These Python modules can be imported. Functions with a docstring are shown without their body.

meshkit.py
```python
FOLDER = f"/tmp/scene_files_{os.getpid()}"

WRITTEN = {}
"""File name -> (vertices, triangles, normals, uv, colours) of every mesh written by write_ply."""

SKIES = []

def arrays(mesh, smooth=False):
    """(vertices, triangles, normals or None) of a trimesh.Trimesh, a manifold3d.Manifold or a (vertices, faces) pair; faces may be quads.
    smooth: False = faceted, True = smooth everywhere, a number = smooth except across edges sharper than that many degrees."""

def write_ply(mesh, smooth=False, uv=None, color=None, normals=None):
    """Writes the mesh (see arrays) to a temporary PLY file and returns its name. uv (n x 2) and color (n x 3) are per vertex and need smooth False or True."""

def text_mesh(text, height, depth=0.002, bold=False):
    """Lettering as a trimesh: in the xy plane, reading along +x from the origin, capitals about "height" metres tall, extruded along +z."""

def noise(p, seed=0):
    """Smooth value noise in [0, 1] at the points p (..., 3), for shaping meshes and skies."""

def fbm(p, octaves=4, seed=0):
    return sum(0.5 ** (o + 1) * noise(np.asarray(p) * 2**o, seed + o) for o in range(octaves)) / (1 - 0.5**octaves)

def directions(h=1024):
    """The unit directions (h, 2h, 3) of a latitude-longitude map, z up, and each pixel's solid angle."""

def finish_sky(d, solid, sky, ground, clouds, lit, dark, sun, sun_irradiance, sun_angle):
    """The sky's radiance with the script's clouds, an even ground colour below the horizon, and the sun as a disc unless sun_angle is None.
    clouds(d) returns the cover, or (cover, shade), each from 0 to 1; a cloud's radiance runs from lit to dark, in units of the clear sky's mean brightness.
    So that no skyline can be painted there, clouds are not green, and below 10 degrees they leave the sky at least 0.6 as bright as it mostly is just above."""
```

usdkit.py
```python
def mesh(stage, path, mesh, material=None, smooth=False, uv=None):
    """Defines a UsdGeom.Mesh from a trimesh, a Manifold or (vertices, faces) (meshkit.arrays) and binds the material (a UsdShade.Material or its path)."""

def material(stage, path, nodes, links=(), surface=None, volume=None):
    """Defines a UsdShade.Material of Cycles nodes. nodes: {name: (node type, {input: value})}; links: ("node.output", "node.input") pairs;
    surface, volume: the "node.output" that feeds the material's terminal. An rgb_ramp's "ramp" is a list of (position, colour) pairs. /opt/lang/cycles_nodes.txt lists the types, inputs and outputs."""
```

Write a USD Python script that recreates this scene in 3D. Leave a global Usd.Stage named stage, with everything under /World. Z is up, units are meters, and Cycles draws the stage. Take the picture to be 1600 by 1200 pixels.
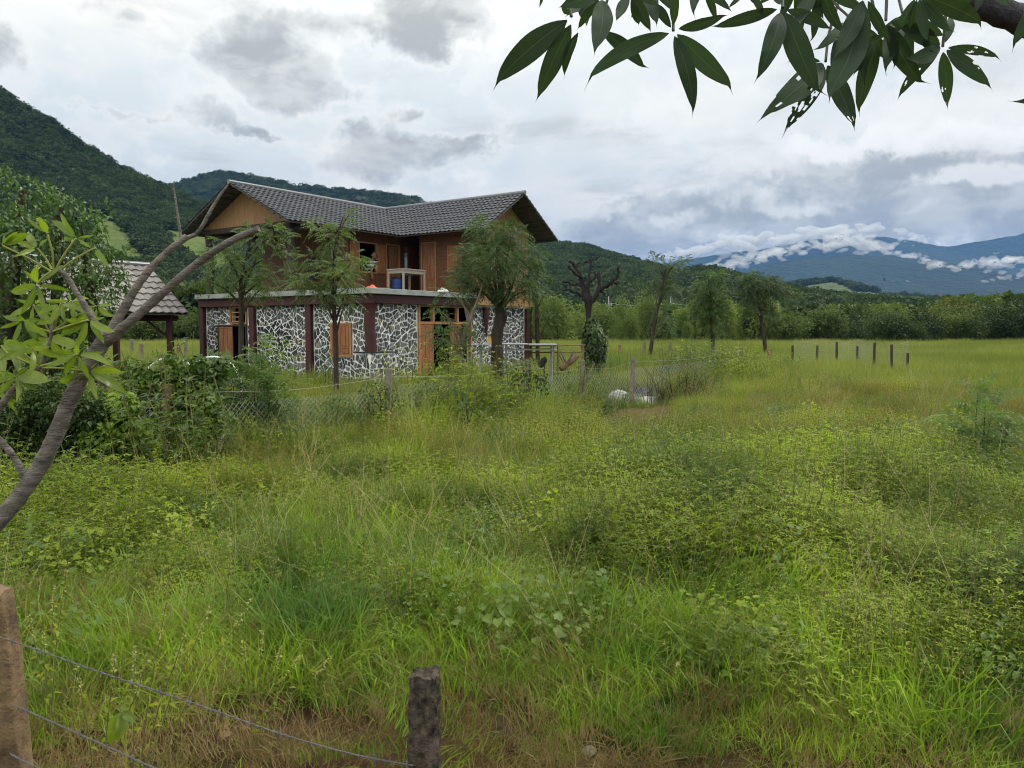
import math, random
import numpy as np, trimesh, meshkit, usdkit
from shapely.geometry import Polygon, MultiPoint, box as sbox
from shapely.ops import voronoi_diagram
from shapely.affinity import affine_transform
from pxr import Usd, UsdGeom, UsdLux, UsdShade, Gf, Sdf, Vt

stage = Usd.Stage.CreateInMemory()
UsdGeom.SetStageUpAxis(stage, 'Z')
UsdGeom.SetStageMetersPerUnit(stage, 1.0)
UsdGeom.Xform.Define(stage, '/World')
UsdGeom.Scope.Define(stage, '/World/Looks')
PI = math.pi

# ------------------------------------------------------------------ camera
EYE, PITCH, FPX = 2.05, 0.074, 1202.0          # eye height (m), downward pitch (rad), focal length in pixels of a 1600 wide picture
cam = UsdGeom.Camera.Define(stage, '/World/camera')
cam.CreateHorizontalApertureAttr(36.0)
cam.CreateVerticalApertureAttr(27.0)
cam.CreateFocalLengthAttr(36.0 * FPX / 1600.0)
cam.CreateClippingRangeAttr(Gf.Vec2f(0.05, 60000.0))
cam.CreateExposureAttr(0.92)
cam.AddTranslateOp().Set(Gf.Vec3d(0, 0, EYE))
cam.AddRotateXOp().Set(90.0 - math.degrees(PITCH))

# ------------------------------------------------------------------ sun (veiled by cloud)
SUN_EL, SUN_AZ = math.radians(58), math.radians(70)      # azimuth = atan2(x, y)
sd = np.array([math.cos(SUN_EL) * math.sin(SUN_AZ), math.cos(SUN_EL) * math.cos(SUN_AZ), math.sin(SUN_EL)])
sun = UsdLux.DistantLight.Define(stage, '/World/sun')
sun.CreateIntensityAttr(0.40)
sun.CreateAngleAttr(10.0)
sun.CreateNormalizeAttr(True)
sun.CreateColorAttr(Gf.Vec3f(1.0, 0.95, 0.86))
sun.AddTransformOp().Set(Gf.Matrix4d().SetRotate(Gf.Rotation(Gf.Vec3d(0, 0, 1), Gf.Vec3d(*map(float, sd)))))

# ------------------------------------------------------------------ sky: single scattering sky under broken cloud
SKY_STRENGTH = 0.10
class Graph:
    def __init__(s): s.n, s.l, s.k = {}, [], 0
    def add(s, kind, ins=None, **links):
        s.k += 1; name = f'n{s.k}'
        s.n[name] = (kind, ins or {})
        for i, src in links.items(): s.l.append((src, f'{name}.{i}'))
        return name
    def math(s, op, a, b=None, c=None, clamp=False):
        ins, ln = {'math_type': op}, {}
        if clamp: ins['use_clamp'] = True
        for key, v in (('value1', a), ('value2', b), ('value3', c)):
            if v is None: continue
            if isinstance(v, str): ln[key] = v
            else: ins[key] = float(v)
        return s.add('math', ins, **ln) + '.value'
    def mix(s, fac, a, b, mode='mix'):
        ins, ln = {'mix_type': mode}, {}
        for key, v in (('fac', fac), ('color1', a), ('color2', b)):
            if isinstance(v, str): ln[key] = v
            else: ins[key] = v
        return s.add('mix', ins, **ln) + '.color'
    def ramp(s, fac, stops): return s.add('rgb_ramp', {'ramp': stops}, fac=fac) + '.color'
    def noise(s, vec, scale, detail=4, rough=0.5, dist=0.0):
        ln = {'vector': vec} if vec else {}
        return s.add('noise_texture', {'scale': scale, 'detail': float(detail), 'roughness': rough, 'distortion': dist}, **ln)
    def step(s, v, lo, hi):
        return s.add('map_range', {'range_type': 'smoothstep', 'from_min': lo, 'from_max': hi, 'to_min': 0.0, 'to_max': 1.0, 'clamp': True}, value=v) + '.result'

def sky_material():
    g = Graph()
    tc = g.add('texture_coordinate')
    d = tc + '.generated'
    sky = g.add('sky_texture', {'sky_type': 'single_scattering', 'sun_disc': False, 'sun_elevation': SUN_EL, 'sun_rotation': SUN_AZ, 'aerosol_density': 2.0}) + '.color'
    sep = g.add('separate_xyz', None, vector=d)
    x, y, z = sep + '.x', sep + '.y', sep + '.z'
    zc = g.math('maximum', z, 0.0)
    zz = g.math('add', zc, 0.13)
    px, py = g.math('divide', x, zz), g.math('divide', y, zz)
    plane = g.add('combine_xyz', {'z': 3.7}, x=px, y=py) + '.vector'     # a cloud deck seen in perspective
    # thin bright veil, with bluish thinner places
    veil = g.noise(plane, 0.9, 6, 0.55, 0.6) + '.fac'
    veil2 = g.noise(plane, 2.6, 5, 0.6, 0.3) + '.fac'
    v = g.math('add', g.math('multiply', veil, 0.65), g.math('multiply', veil2, 0.35))
    k = 0.665 / SKY_STRENGTH
    white = tuple(c * k for c in (0.825, 0.805, 0.725))
    thin = tuple(c * k for c in (0.67, 0.70, 0.67))
    grey = tuple(c * k for c in (0.345, 0.345, 0.305))
    base = g.mix(g.step(v, 0.40, 0.60), thin, white)
    # grey cloud bodies: broken scraps all over the deck, and heavier banks low over the mountains
    wn = g.add('noise_texture', {'scale': 6.5, 'detail': 9.0, 'roughness': 0.66}, vector=d)
    wsub = g.add('vector_math', {'math_type': 'subtract', 'vector2': (0.5, 0.5, 0.5)}, vector1=wn + '.color') + '.vector'
    wob = g.add('separate_xyz', None, vector=wsub)
    az = g.math('add', g.math('arctan2', x, y), g.math('multiply', wob + '.x', 0.24))
    el = g.math('add', g.math('arcsine', z), g.math('multiply', wob + '.y', 0.13))
    def masses(items):
        total = None
        for (px_, py_, sx, sy, amp) in items:
            a0 = math.atan2(px_ - 800, FPX); e0 = math.atan2((600 - py_) / FPX, 1.0) - PITCH
            e0 *= math.cos(a0) ** 0.5
            da = g.math('divide', g.math('subtract', az, a0), sx / FPX)
            de = g.math('divide', g.math('subtract', el, e0), sy / FPX)
            q = g.math('add', g.math('multiply', da, da), g.math('multiply', de, de))
            b = g.math('multiply', g.math('exponent', g.math('multiply', q, -1.0)), amp)
            total = b if total is None else g.math('add', total, b)
        return total
    mass = masses(SKY_MASSES)
    scraps = g.step(g.noise(plane, 2.3, 9, 0.62, 0.5) + '.fac', 0.50, 0.70)
    edge = g.noise(d, 11.0, 8, 0.62) + '.fac'
    m = g.math('add', mass, g.math('multiply', g.math('subtract', edge, 0.5), 1.7))
    body = g.math('maximum', g.step(m, 0.12, 0.80), g.math('multiply', scraps, 0.50))
    # sunlit rims: where the mass just starts
    rim = g.math('multiply', g.step(m, 0.05, 0.28), g.math('subtract', 1.0, g.step(m, 0.28, 0.5)))
    dz = g.add('mapping', {'scale': (1.0, 1.0, 2.2)}, vector=d) + '.vector'
    soft = g.noise(dz, 9.0, 8, 0.62, .4) + '.fac'
    greyv = g.mix(g.step(soft, 0.40, 0.62), grey, tuple(c * k for c in (0.595, 0.585, 0.525)))
    col = g.mix(g.math('multiply', rim, 0.40), base, tuple(c * k for c in (0.95, 0.925, 0.84)))
    col = g.mix(g.math('multiply', body, 0.88), col, greyv)
    lit = g.step(g.math('add', masses(SKY_BILLOWS), g.math('multiply', g.math('subtract', edge, 0.5), 2.4)), 0.25, 0.95)
    col = g.mix(g.math('multiply', lit, 0.75), col, tuple(c * k for c in (0.95, 0.925, 0.84)))
    # overcast brightens evenly towards the zenith (as an overcast sky does), everywhere
    gain = g.math('add', 0.70, g.math('multiply', zc, 1.40))
    colg = g.add('vector_math', {'math_type': 'scale'}, vector1=col, scale=gain) + '.vector'
    out = g.mix(0.93, sky, colg)
    bg = g.add('background_shader', {'strength': SKY_STRENGTH}, color=out)
    return usdkit.material(stage, '/World/Looks/sky', g.n, g.l, surface=bg + '.background')

# cloud bodies of this sky: (centre as seen in the photograph x, y; half widths; weight)
SKY_MASSES = [(668, 35, 62, 48, 1.0), (690, 0, 80, 34, .9), (400, 118, 92, 40, .95), (470, 150, 50, 24, .6), (340, 205, 60, 22, .7), (420, 222, 50, 10, .7), (560, 215, 40, 28, .6),
              (640, 250, 92, 30, .9), (722, 232, 44, 16, .6), (600, 170, 24, 16, .6), (20, 120, 50, 22, .5), (190, 200, 60, 9, .5), (500, 60, 160, 20, .35), (200, 40, 120, 14, .35),
              (1000, 372, 190, 36, .85), (1180, 348, 140, 44, .85), (1400, 322, 170, 50, .82), (1600, 326, 150, 62, .82), (1500, 272, 80, 22, .5), (1250, 395, 220, 26, .8), (960, 330, 60, 14, .5),
              (-250, 160, 190, 60, .7), (1950, 300, 260, 90, .9)]
SKY_BILLOWS = [(1055, 352, 46, 12, .8), (1180, 312, 80, 16, .7), (1330, 252, 120, 18, 1.05), (1240, 335, 70, 15, .9), (1530, 222, 90, 22, 1.0), (1560, 292, 70, 20, 1.0), (1450, 300, 50, 14, .8), (1130, 372, 70, 12, .9), (1420, 345, 60, 12, .5), (940, 330, 40, 12, .7), (740, 290, 90, 14, .6), (300, 262, 120, 12, .5), (560, 110, 90, 20, .5), (860, 215, 160, 22, .5), (1900, 250, 160, 40, .7)]
dome = UsdLux.DomeLight.Define(stage, '/World/sky')
dome.CreateIntensityAttr(1.0)
UsdShade.MaterialBindingAPI.Apply(dome.GetPrim()).Bind(sky_material())
dome.GetPrim().SetCustomDataByKey('kind', 'structure')
dome.GetPrim().SetCustomDataByKey('label', 'pale overcast sky with broken grey cloud')
dome.GetPrim().SetCustomDataByKey('category', 'sky')

# ------------------------------------------------------------------ helpers
def ray(px, py):
    u, v = (px - 800) / FPX, (600 - py) / FPX
    c, s = math.cos(PITCH), math.sin(PITCH)
    return np.array([u, c + v * s, -s + v * c])
def at(px, py, y):                                    # the point seen at a photograph pixel, y metres ahead
    r = ray(px, py)
    return np.array([0, 0, EYE]) + r * (y / r[1])
def to_px(P):
    P = np.asarray(P, float)
    c, s = math.cos(PITCH), math.sin(PITCH)
    z = P[..., 2] - EYE
    d = np.maximum(P[..., 1] * c - z * s, 1e-6)
    return np.stack([800 + FPX * P[..., 0] / d, 600 - FPX * (P[..., 1] * s + z * c) / d], -1)

USED = {}
def numbered(name, parent='/World'):
    k = USED.get((parent, name), -1) + 1
    USED[(parent, name)] = k
    return name if k == 0 else f'{name}_{k:03d}'
def ppath(parent):
    return '/World' if parent is None else (str(parent.GetPath()) if hasattr(parent, 'GetPath') else parent)
def tag(p, label=None, cat=None, group=None, kind=None):
    p = p.GetPrim() if hasattr(p, 'GetPrim') else p
    for k, v in (('label', label), ('category', cat), ('group', group), ('kind', kind)):
        if v: p.SetCustomDataByKey(k, v)
    return p
def obj(name, mesh, mat, parent=None, smooth=False, label=None, kind=None):
    base = ppath(parent)
    if isinstance(mesh, tuple):                        # drop points no face uses
        f = np.asarray(mesh[1]); u, inv = np.unique(f.ravel(), return_inverse=True)
        if len(u) < len(mesh[0]): mesh = (np.asarray(mesh[0])[u], inv.reshape(f.shape))
    m = usdkit.mesh(stage, f'{base}/{numbered(name, base)}', mesh, mat, smooth=smooth)
    return tag(m, label=label, kind=kind)
def thing(name, label, cat, loc=(0, 0, 0), rotz=0.0, group=None, kind=None):
    x = UsdGeom.Xform.Define(stage, '/World/' + numbered(name))
    x.AddTranslateOp().Set(Gf.Vec3d(*map(float, loc)))
    x.AddRotateZOp().Set(math.degrees(rotz))
    x.AddScaleOp().Set(Gf.Vec3f(1, 1, 1))
    return tag(x, label, cat, group, kind)
def dup(root, name, label, cat, loc, rotz=0.0, scale=1.0, group=None, kind=None):
    p = thing(name, label, cat, loc, rotz, group, kind)
    p.GetReferences().AddInternalReference(root.GetPath())
    p.SetInstanceable(True)
    sc = (scale,) * 3 if np.ndim(scale) == 0 else scale
    p.GetAttribute('xformOp:scale').Set(Gf.Vec3f(*map(float, sc)))
    return p
def proto_class(name):
    stage.CreateClassPrim('/World/Looks/kinds') if not stage.GetPrimAtPath('/World/Looks/kinds') else None
    return stage.CreateClassPrim(f'/World/Looks/kinds/{name}')

def cat(meshes):
    V, F, n = [], [], 0
    for m in meshes:
        v, f = (m.vertices, m.faces) if hasattr(m, 'vertices') else m
        v, f = np.asarray(v, float), np.asarray(f, int)
        if f.shape[1] == 4: f = np.vstack([f[:, [0, 1, 2]], f[:, [0, 2, 3]]])
        V.append(v); F.append(f + n); n += len(v)
    return np.vstack(V), np.vstack(F)
def unit(v): return v / np.maximum(np.linalg.norm(v, axis=-1, keepdims=True), 1e-9)
def tube(pts, radii, sides=7, cap=True):
    p = np.asarray(pts, float)
    r = np.broadcast_to(np.asarray(radii, float), (len(p),))
    t = unit(np.gradient(p, axis=0))
    ref = np.array([0.31, 0.17, 0.93]) if abs(t[:, 2].mean()) < .8 else np.array([0.9, 0.3, 0.1])
    a = unit(np.cross(t, ref)); b = np.cross(t, a)
    ang = np.arange(sides) * 2 * PI / sides
    v = p[:, None] + r[:, None, None] * (np.cos(ang)[None, :, None] * a[:, None] + np.sin(ang)[None, :, None] * b[:, None])
    i, j = np.meshgrid(np.arange(len(p) - 1), np.arange(sides), indexing='ij')
    q = np.stack([i * sides + j, i * sides + (j + 1) % sides, (i + 1) * sides + (j + 1) % sides, (i + 1) * sides + j], -1).reshape(-1, 4)
    f = np.vstack([q[:, [0, 2, 1]], q[:, [0, 3, 2]]])
    v = v.reshape(-1, 3)
    if cap:
        n = len(v); v = np.vstack([v, p[0], p[-1]])
        k = np.arange(sides)
        f = np.vstack([f, np.stack([np.full(sides, n), k, (k + 1) % sides], 1), np.stack([np.full(sides, n + 1), (len(p) - 1) * sides + (k + 1) % sides, (len(p) - 1) * sides + k], 1)])
    return v, f
def smooth_line(pts, n=24):                            # Catmull-Rom through the points
    p = np.asarray(pts, float)
    if len(p) < 3: return np.array([p[0] + (p[-1] - p[0]) * t for t in np.linspace(0, 1, n)])
    e = np.vstack([2 * p[0] - p[1], p, 2 * p[-1] - p[-2]])
    out = []
    for u in np.linspace(0, len(p) - 1 - 1e-6, n):
        i = int(u); t = u - i; a, b, c, d = e[i:i + 4]
        out.append(.5 * ((2 * b) + (c - a) * t + (2 * a - 5 * b + 4 * c - d) * t * t + (3 * b - a - 3 * c + d) * t ** 3))
    return np.array(out)
def bxm(x0, x1, y0, y1, z0, z1, bevel=0.0):            # a box, its upright edges optionally chamfered
    if bevel <= 0:
        v = np.array([[x, y, z] for z in (z0, z1) for (x, y) in ((x0, y0), (x1, y0), (x1, y1), (x0, y1))], float)
        f = np.array([[0, 3, 2, 1], [4, 5, 6, 7], [0, 1, 5, 4], [1, 2, 6, 5], [2, 3, 7, 6], [3, 0, 4, 7]])
        return v, np.vstack([f[:, [0, 1, 2]], f[:, [0, 2, 3]]])
    import manifold3d as m3
    b = bevel; pts = []
    for x in (x0, x1):
        for y in (y0, y1):
            for z in (z0, z1):
                sx, sy, sz = (1 if x == x0 else -1), (1 if y == y0 else -1), (1 if z == z0 else -1)
                pts += [[x + sx * b, y + sy * b, z], [x + sx * b, y, z + sz * b], [x, y + sy * b, z + sz * b]]
    m = m3.Manifold.hull_points(np.array(pts)).to_mesh()
    return np.asarray(m.vert_properties[:, :3], float), np.asarray(m.tri_verts, int)

# foliage: many leaves at once, each a folded, drooping two-segment blade (4 triangles)
def leaves(P, D, U, L, W, fold=.25, droop=.25):
    P, D, U = np.asarray(P, float), unit(np.asarray(D, float)), np.asarray(U, float)
    n = len(P); L = np.broadcast_to(L, (n,))[:, None]; W = np.broadcast_to(W, (n,))[:, None]
    S = unit(np.cross(D, U)); N = np.cross(S, D)
    mid = P + D * L * .42
    tip = P + D * L - np.array([0, 0, 1.0]) * L * droop
    ml, mr = mid - S * W * .5 + N * W * fold, mid + S * W * .5 + N * W * fold
    v = np.stack([P, ml, mid, mr, tip], 1).reshape(-1, 3)
    f = np.array([[0, 2, 1], [0, 3, 2], [1, 2, 4], [2, 3, 4]])
    return v, (f[None] + 5 * np.arange(n)[:, None, None]).reshape(-1, 3)
def blades(P, az, H, W, lean, twist=0.0):
    P = np.asarray(P, float); n = len(P)
    d = np.stack([np.cos(az), np.sin(az), np.zeros(n)], 1)
    s = np.stack([-np.sin(az + twist), np.cos(az + twist), np.zeros(n)], 1)
    V = []
    for t, w in ((0, .8), (.4, 1.0), (.75, .6)):
        c = P + d * (lean * H * t * t)[:, None] + np.array([0, 0, 1.0]) * (H * (t - .28 * lean * t * t))[:, None]
        V += [c - s * (W * w * .5)[:, None], c + s * (W * w * .5)[:, None]]
    V.append(P + d * (lean * H)[:, None] + np.array([0, 0, 1.0]) * (H * (1 - .5 * lean * lean))[:, None])
    v = np.stack(V, 1).reshape(-1, 3)
    f = np.array([[0, 1, 3], [0, 3, 2], [2, 3, 5], [2, 5, 4], [4, 5, 6]])
    return v, (f[None] + 7 * np.arange(n)[:, None, None]).reshape(-1, 3)
def rdir(rng, n, up=0.0, spread=1.0):
    v = rng.normal(size=(n, 3)); v[:, 2] = v[:, 2] * spread + up
    return unit(v)

def scatter(path, protos, idx, pos, yaw, scale, tilt=None, label=None, cat_=None):
    """A PointInstancer (uncountable stuff): protos = [(part list of (mesh, material)), ...]"""
    inst = UsdGeom.PointInstancer.Define(stage, path)
    rel = inst.CreatePrototypesRel()
    for k, parts in enumerate(protos):
        x = UsdGeom.Xform.Define(stage, f'{path}/clump_{k:03d}')
        for j, (m, mat) in enumerate(parts):
            usdkit.mesh(stage, f'{path}/clump_{k:03d}/blades_{j:03d}', m, mat)
        rel.AddTarget(x.GetPath())
    n = len(pos); yaw = np.asarray(yaw)
    q = np.zeros((n, 4)); q[:, 0] = np.cos(yaw / 2); q[:, 3] = np.sin(yaw / 2)
    if tilt is not None:                               # tilt: (n, 2) small rotations about x and y
        tx, ty = tilt[:, 0] / 2, tilt[:, 1] / 2
        q = np.stack([q[:, 0], q[:, 0] * tx - q[:, 3] * ty, q[:, 0] * ty + q[:, 3] * tx, q[:, 3]], 1)
        q /= np.linalg.norm(q, axis=1, keepdims=True)
    inst.CreateProtoIndicesAttr(Vt.IntArray.FromNumpy(np.asarray(idx, np.int32)))
    inst.CreatePositionsAttr(Vt.Vec3fArray.FromNumpy(np.asarray(pos, np.float32)))
    inst.CreateOrientationsAttr(Vt.QuathArray([Gf.Quath(float(a), float(b), float(c), float(d)) for a, b, c, d in q]))
    sc = np.asarray(scale, np.float32)
    if sc.ndim == 1: sc = np.repeat(sc[:, None], 3, 1)
    inst.CreateScalesAttr(Vt.Vec3fArray.FromNumpy(sc))
    return tag(inst, label, cat_, kind='stuff')

# ------------------------------------------------------------------ materials
M = {}
def plain(name, col, rough=.7, spec=.3, var=.25, scale=6.0, bump=0.0, bscale=30.0, col2=None, detail=6, stretch=None):
    """A surface of one substance: its colour wanders between two tones, with fine relief."""
    g = Graph()
    tc = g.add('texture_coordinate'); vec = tc + '.object'
    if stretch: vec = g.add('mapping', {'scale': stretch}, vector=vec) + '.vector'
    n = g.noise(vec, scale, detail, .6) + '.fac'
    c = np.array(col); a, b = (tuple(c * (1 - var)), tuple(np.minimum(c * (1 + var), .95))) if col2 is None else (tuple(col), tuple(col2))
    colr = g.ramp(n, [(.3, a), (.7, b)])
    ln = {'base_color': colr}
    if bump:
        bn = g.noise(vec, bscale, 5, .65) + '.fac'
        ln['normal'] = g.add('bump', {'strength': min(bump, 1.0), 'distance': 0.02 * max(bump, 1)}, height=bn) + '.normal'
    p = g.add('principled_bsdf', {'roughness': rough, 'specular_ior_level': spec}, **ln)
    M[name] = usdkit.material(stage, f'/World/Looks/{name}', g.n, g.l, surface=p + '.BSDF')
    return M[name]
def leafy(name, dark, light, rough=.5, trans=.3, patch=.35, far=None, spec=.35, tip=None, tmul=1.5, glob=None, own=.2):
    """Leaves: every leaf its own tone (random_per_island), clumps and patches of the place drift too; some light comes through."""
    g = Graph()
    geo = g.add('geometry')
    isl = geo + '.random_per_island'
    big = g.noise(geo + '.position', patch, 3, .5) + '.fac'
    oi = g.add('object_info') + '.random'
    f = g.math('add', g.math('multiply', isl, (1 - own) * .56), g.math('add', g.math('multiply', g.step(big, .3, .7), (1 - own) * .44), g.math('multiply', oi, own)))
    col = g.ramp(f, [(.1, dark), (.85, light)])
    if tip is not None:
        col = g.mix(g.step(isl, .93, .97), col, tip)
    if glob is not None:                               # a second patch colour: (colour, noise scale, threshold)
        pn = g.noise(geo + '.position', glob[1], 4, .55) + '.fac'
        col = g.mix(g.math('multiply', g.step(pn, glob[2], glob[2] + .14), .8), col, glob[0])
    p = g.add('principled_bsdf', {'roughness': rough, 'specular_ior_level': spec}, base_color=col)
    tcol = g.add('vector_math', {'math_type': 'multiply', 'vector2': (tmul * 1.1, tmul * 1.15, tmul * .55)}, vector1=col) + '.vector'
    t = g.add('translucent_bsdf', None, color=tcol)
    mx = g.add('mix_closure', {'fac': trans}, closure1=p + '.BSDF', closure2=t + '.BSDF')
    M[name] = usdkit.material(stage, f'/World/Looks/{name}', g.n, g.l, surface=mx + '.closure')
    return M[name]
# ------------------------------------------------------------------ ground
def gz(x, y):
    x, y = np.asarray(x, float), np.asarray(y, float)
    p = np.stack([x, y, np.zeros_like(x)], -1)
    near = np.exp(-(np.hypot(x, y) / 60.0) ** 2)
    z = (meshkit.fbm(p * .22, 3, 11) - .5) * .34 * near + (meshkit.fbm(p * 1.3, 2, 5) - .5) * .07 * near
    z = z * np.clip((np.hypot(x, y) - 1.0) / 4.0, 0, 1)
    house = np.exp(-(((x + 3.5) / 8.5) ** 4 + ((y - 31) / 8.5) ** 4))
    return z * (1 - house)
def ground_sheet():
    r = np.concatenate([[0.0], .6 * np.geomspace(1, 12500 / .6, 210)])
    th = np.linspace(0, 2 * PI, 300, endpoint=False)
    R, T = np.meshgrid(r, th, indexing='ij')
    x, y = R * np.sin(T), R * np.cos(T)
    v = np.stack([x, y, gz(x, y)], -1).reshape(-1, 3)
    i, j = np.meshgrid(np.arange(len(r) - 1), np.arange(300), indexing='ij')
    q = np.stack([i * 300 + j, (i + 1) * 300 + j, (i + 1) * 300 + (j + 1) % 300, i * 300 + (j + 1) % 300], -1).reshape(-1, 4)
    return v, np.vstack([q[:, [0, 2, 1]], q[:, [0, 3, 2]]])
def ground_material():
    g = Graph()
    pos = g.add('geometry') + '.position'
    a = g.noise(pos, 5.5, 12, .74) + '.fac'
    b = g.noise(pos, .35, 4, .5) + '.fac'
    soil = g.ramp(a, [(.3, (.055, .028, .015)), (.5, (.10, .058, .033)), (.7, (.19, .125, .08))])
    litter = g.ramp(a, [(.3, (.018, .028, .007)), (.7, (.055, .07, .02))])
    d = g.add('separate_xyz', None, vector=pos)
    dist = g.math('sqrt', g.math('add', g.math('multiply', d + '.x', d + '.x'), g.math('multiply', d + '.y', d + '.y')))
    col = g.mix(g.step(b, .46, .62), soil, litter)
    farn = g.noise(pos, .09, 6, .6) + '.fac'
    far = g.ramp(farn, [(.3, (.085, .10, .022)), (.6, (.15, .155, .04)), (.75, (.18, .165, .055))])
    col = g.mix(g.step(dist, 9.0, 34.0), col, far)
    col = g.mix(g.step(dist, 90.0, 200.0), col, (.03, .05, .018))
    bn = g.noise(pos, 34.0, 9, .78) + '.fac'
    nrm = g.add('bump', {'strength': 1.0, 'distance': .05}, height=bn) + '.normal'
    p = g.add('principled_bsdf', {'roughness': .95, 'specular_ior_level': .1}, base_color=col, normal=nrm)
    return usdkit.material(stage, '/World/Looks/soil', g.n, g.l, surface=p + '.BSDF')
gnd = obj('ground', ground_sheet(), ground_material(), smooth=True, kind='structure', label='earth of the overgrown field')
tag(gnd, cat='ground')

# ------------------------------------------------------------------ hills and mountains
def forest_floor(name, dark, light, scale, bump=1.0, field=None, bdist=3.0):
    g = Graph()
    pos = g.add('geometry') + '.position'
    vo = g.add('voronoi_texture', {'scale': scale, 'randomness': 1.0}, vector=pos)
    n = g.noise(pos, scale * 2.3, 6, .65) + '.fac'
    big = g.noise(pos, scale * .06, 5, .55) + '.fac'
    f = g.math('add', g.math('multiply', n, .6), g.math('multiply', big, .4))
    col = g.ramp(f, [(.36, dark), (.62, light)])
    if field is not None:
        at_ = g.add('attribute', {'attribute': 'field'}) + '.fac'
        fcol = g.ramp(g.noise(pos, scale * .5, 6, .6) + '.fac', [(.35, field[0]), (.65, field[1])])
        col = g.mix(g.step(g.math('add', at_, g.math('multiply', g.math('subtract', n, .5), .6)), .42, .58), col, fcol)
    h = g.math('subtract', 1.0, vo + '.distance')
    h2 = g.math('add', h, g.math('multiply', n, .8))
    nrm = g.add('bump', {'strength': bump, 'distance': bdist}, height=h2) + '.normal'
    p = g.add('principled_bsdf', {'roughness': .9, 'specular_ior_level': .1}, base_color=col, normal=nrm)
    M[name] = usdkit.material(stage, f'/World/Looks/{name}', g.n, g.l, surface=p + '.BSDF')
    return M[name]
forest_floor('slope_near', (.012, .024, .010), (.035, .058, .022), .16, field=((.075, .115, .03), (.12, .155, .045)))
forest_floor('slope_mid', (.014, .026, .012), (.034, .054, .022), .13, field=((.085, .12, .045), (.14, .165, .07)))
forest_floor('slope_blue', (.016, .030, .020), (.040, .062, .036), .05, bump=1.0, field=((.085, .12, .05), (.13, .16, .07)), bdist=14.0)
forest_floor('slope_far', (.016, .030, .022), (.036, .056, .036), .02, bump=1.0, bdist=30.0)

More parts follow.
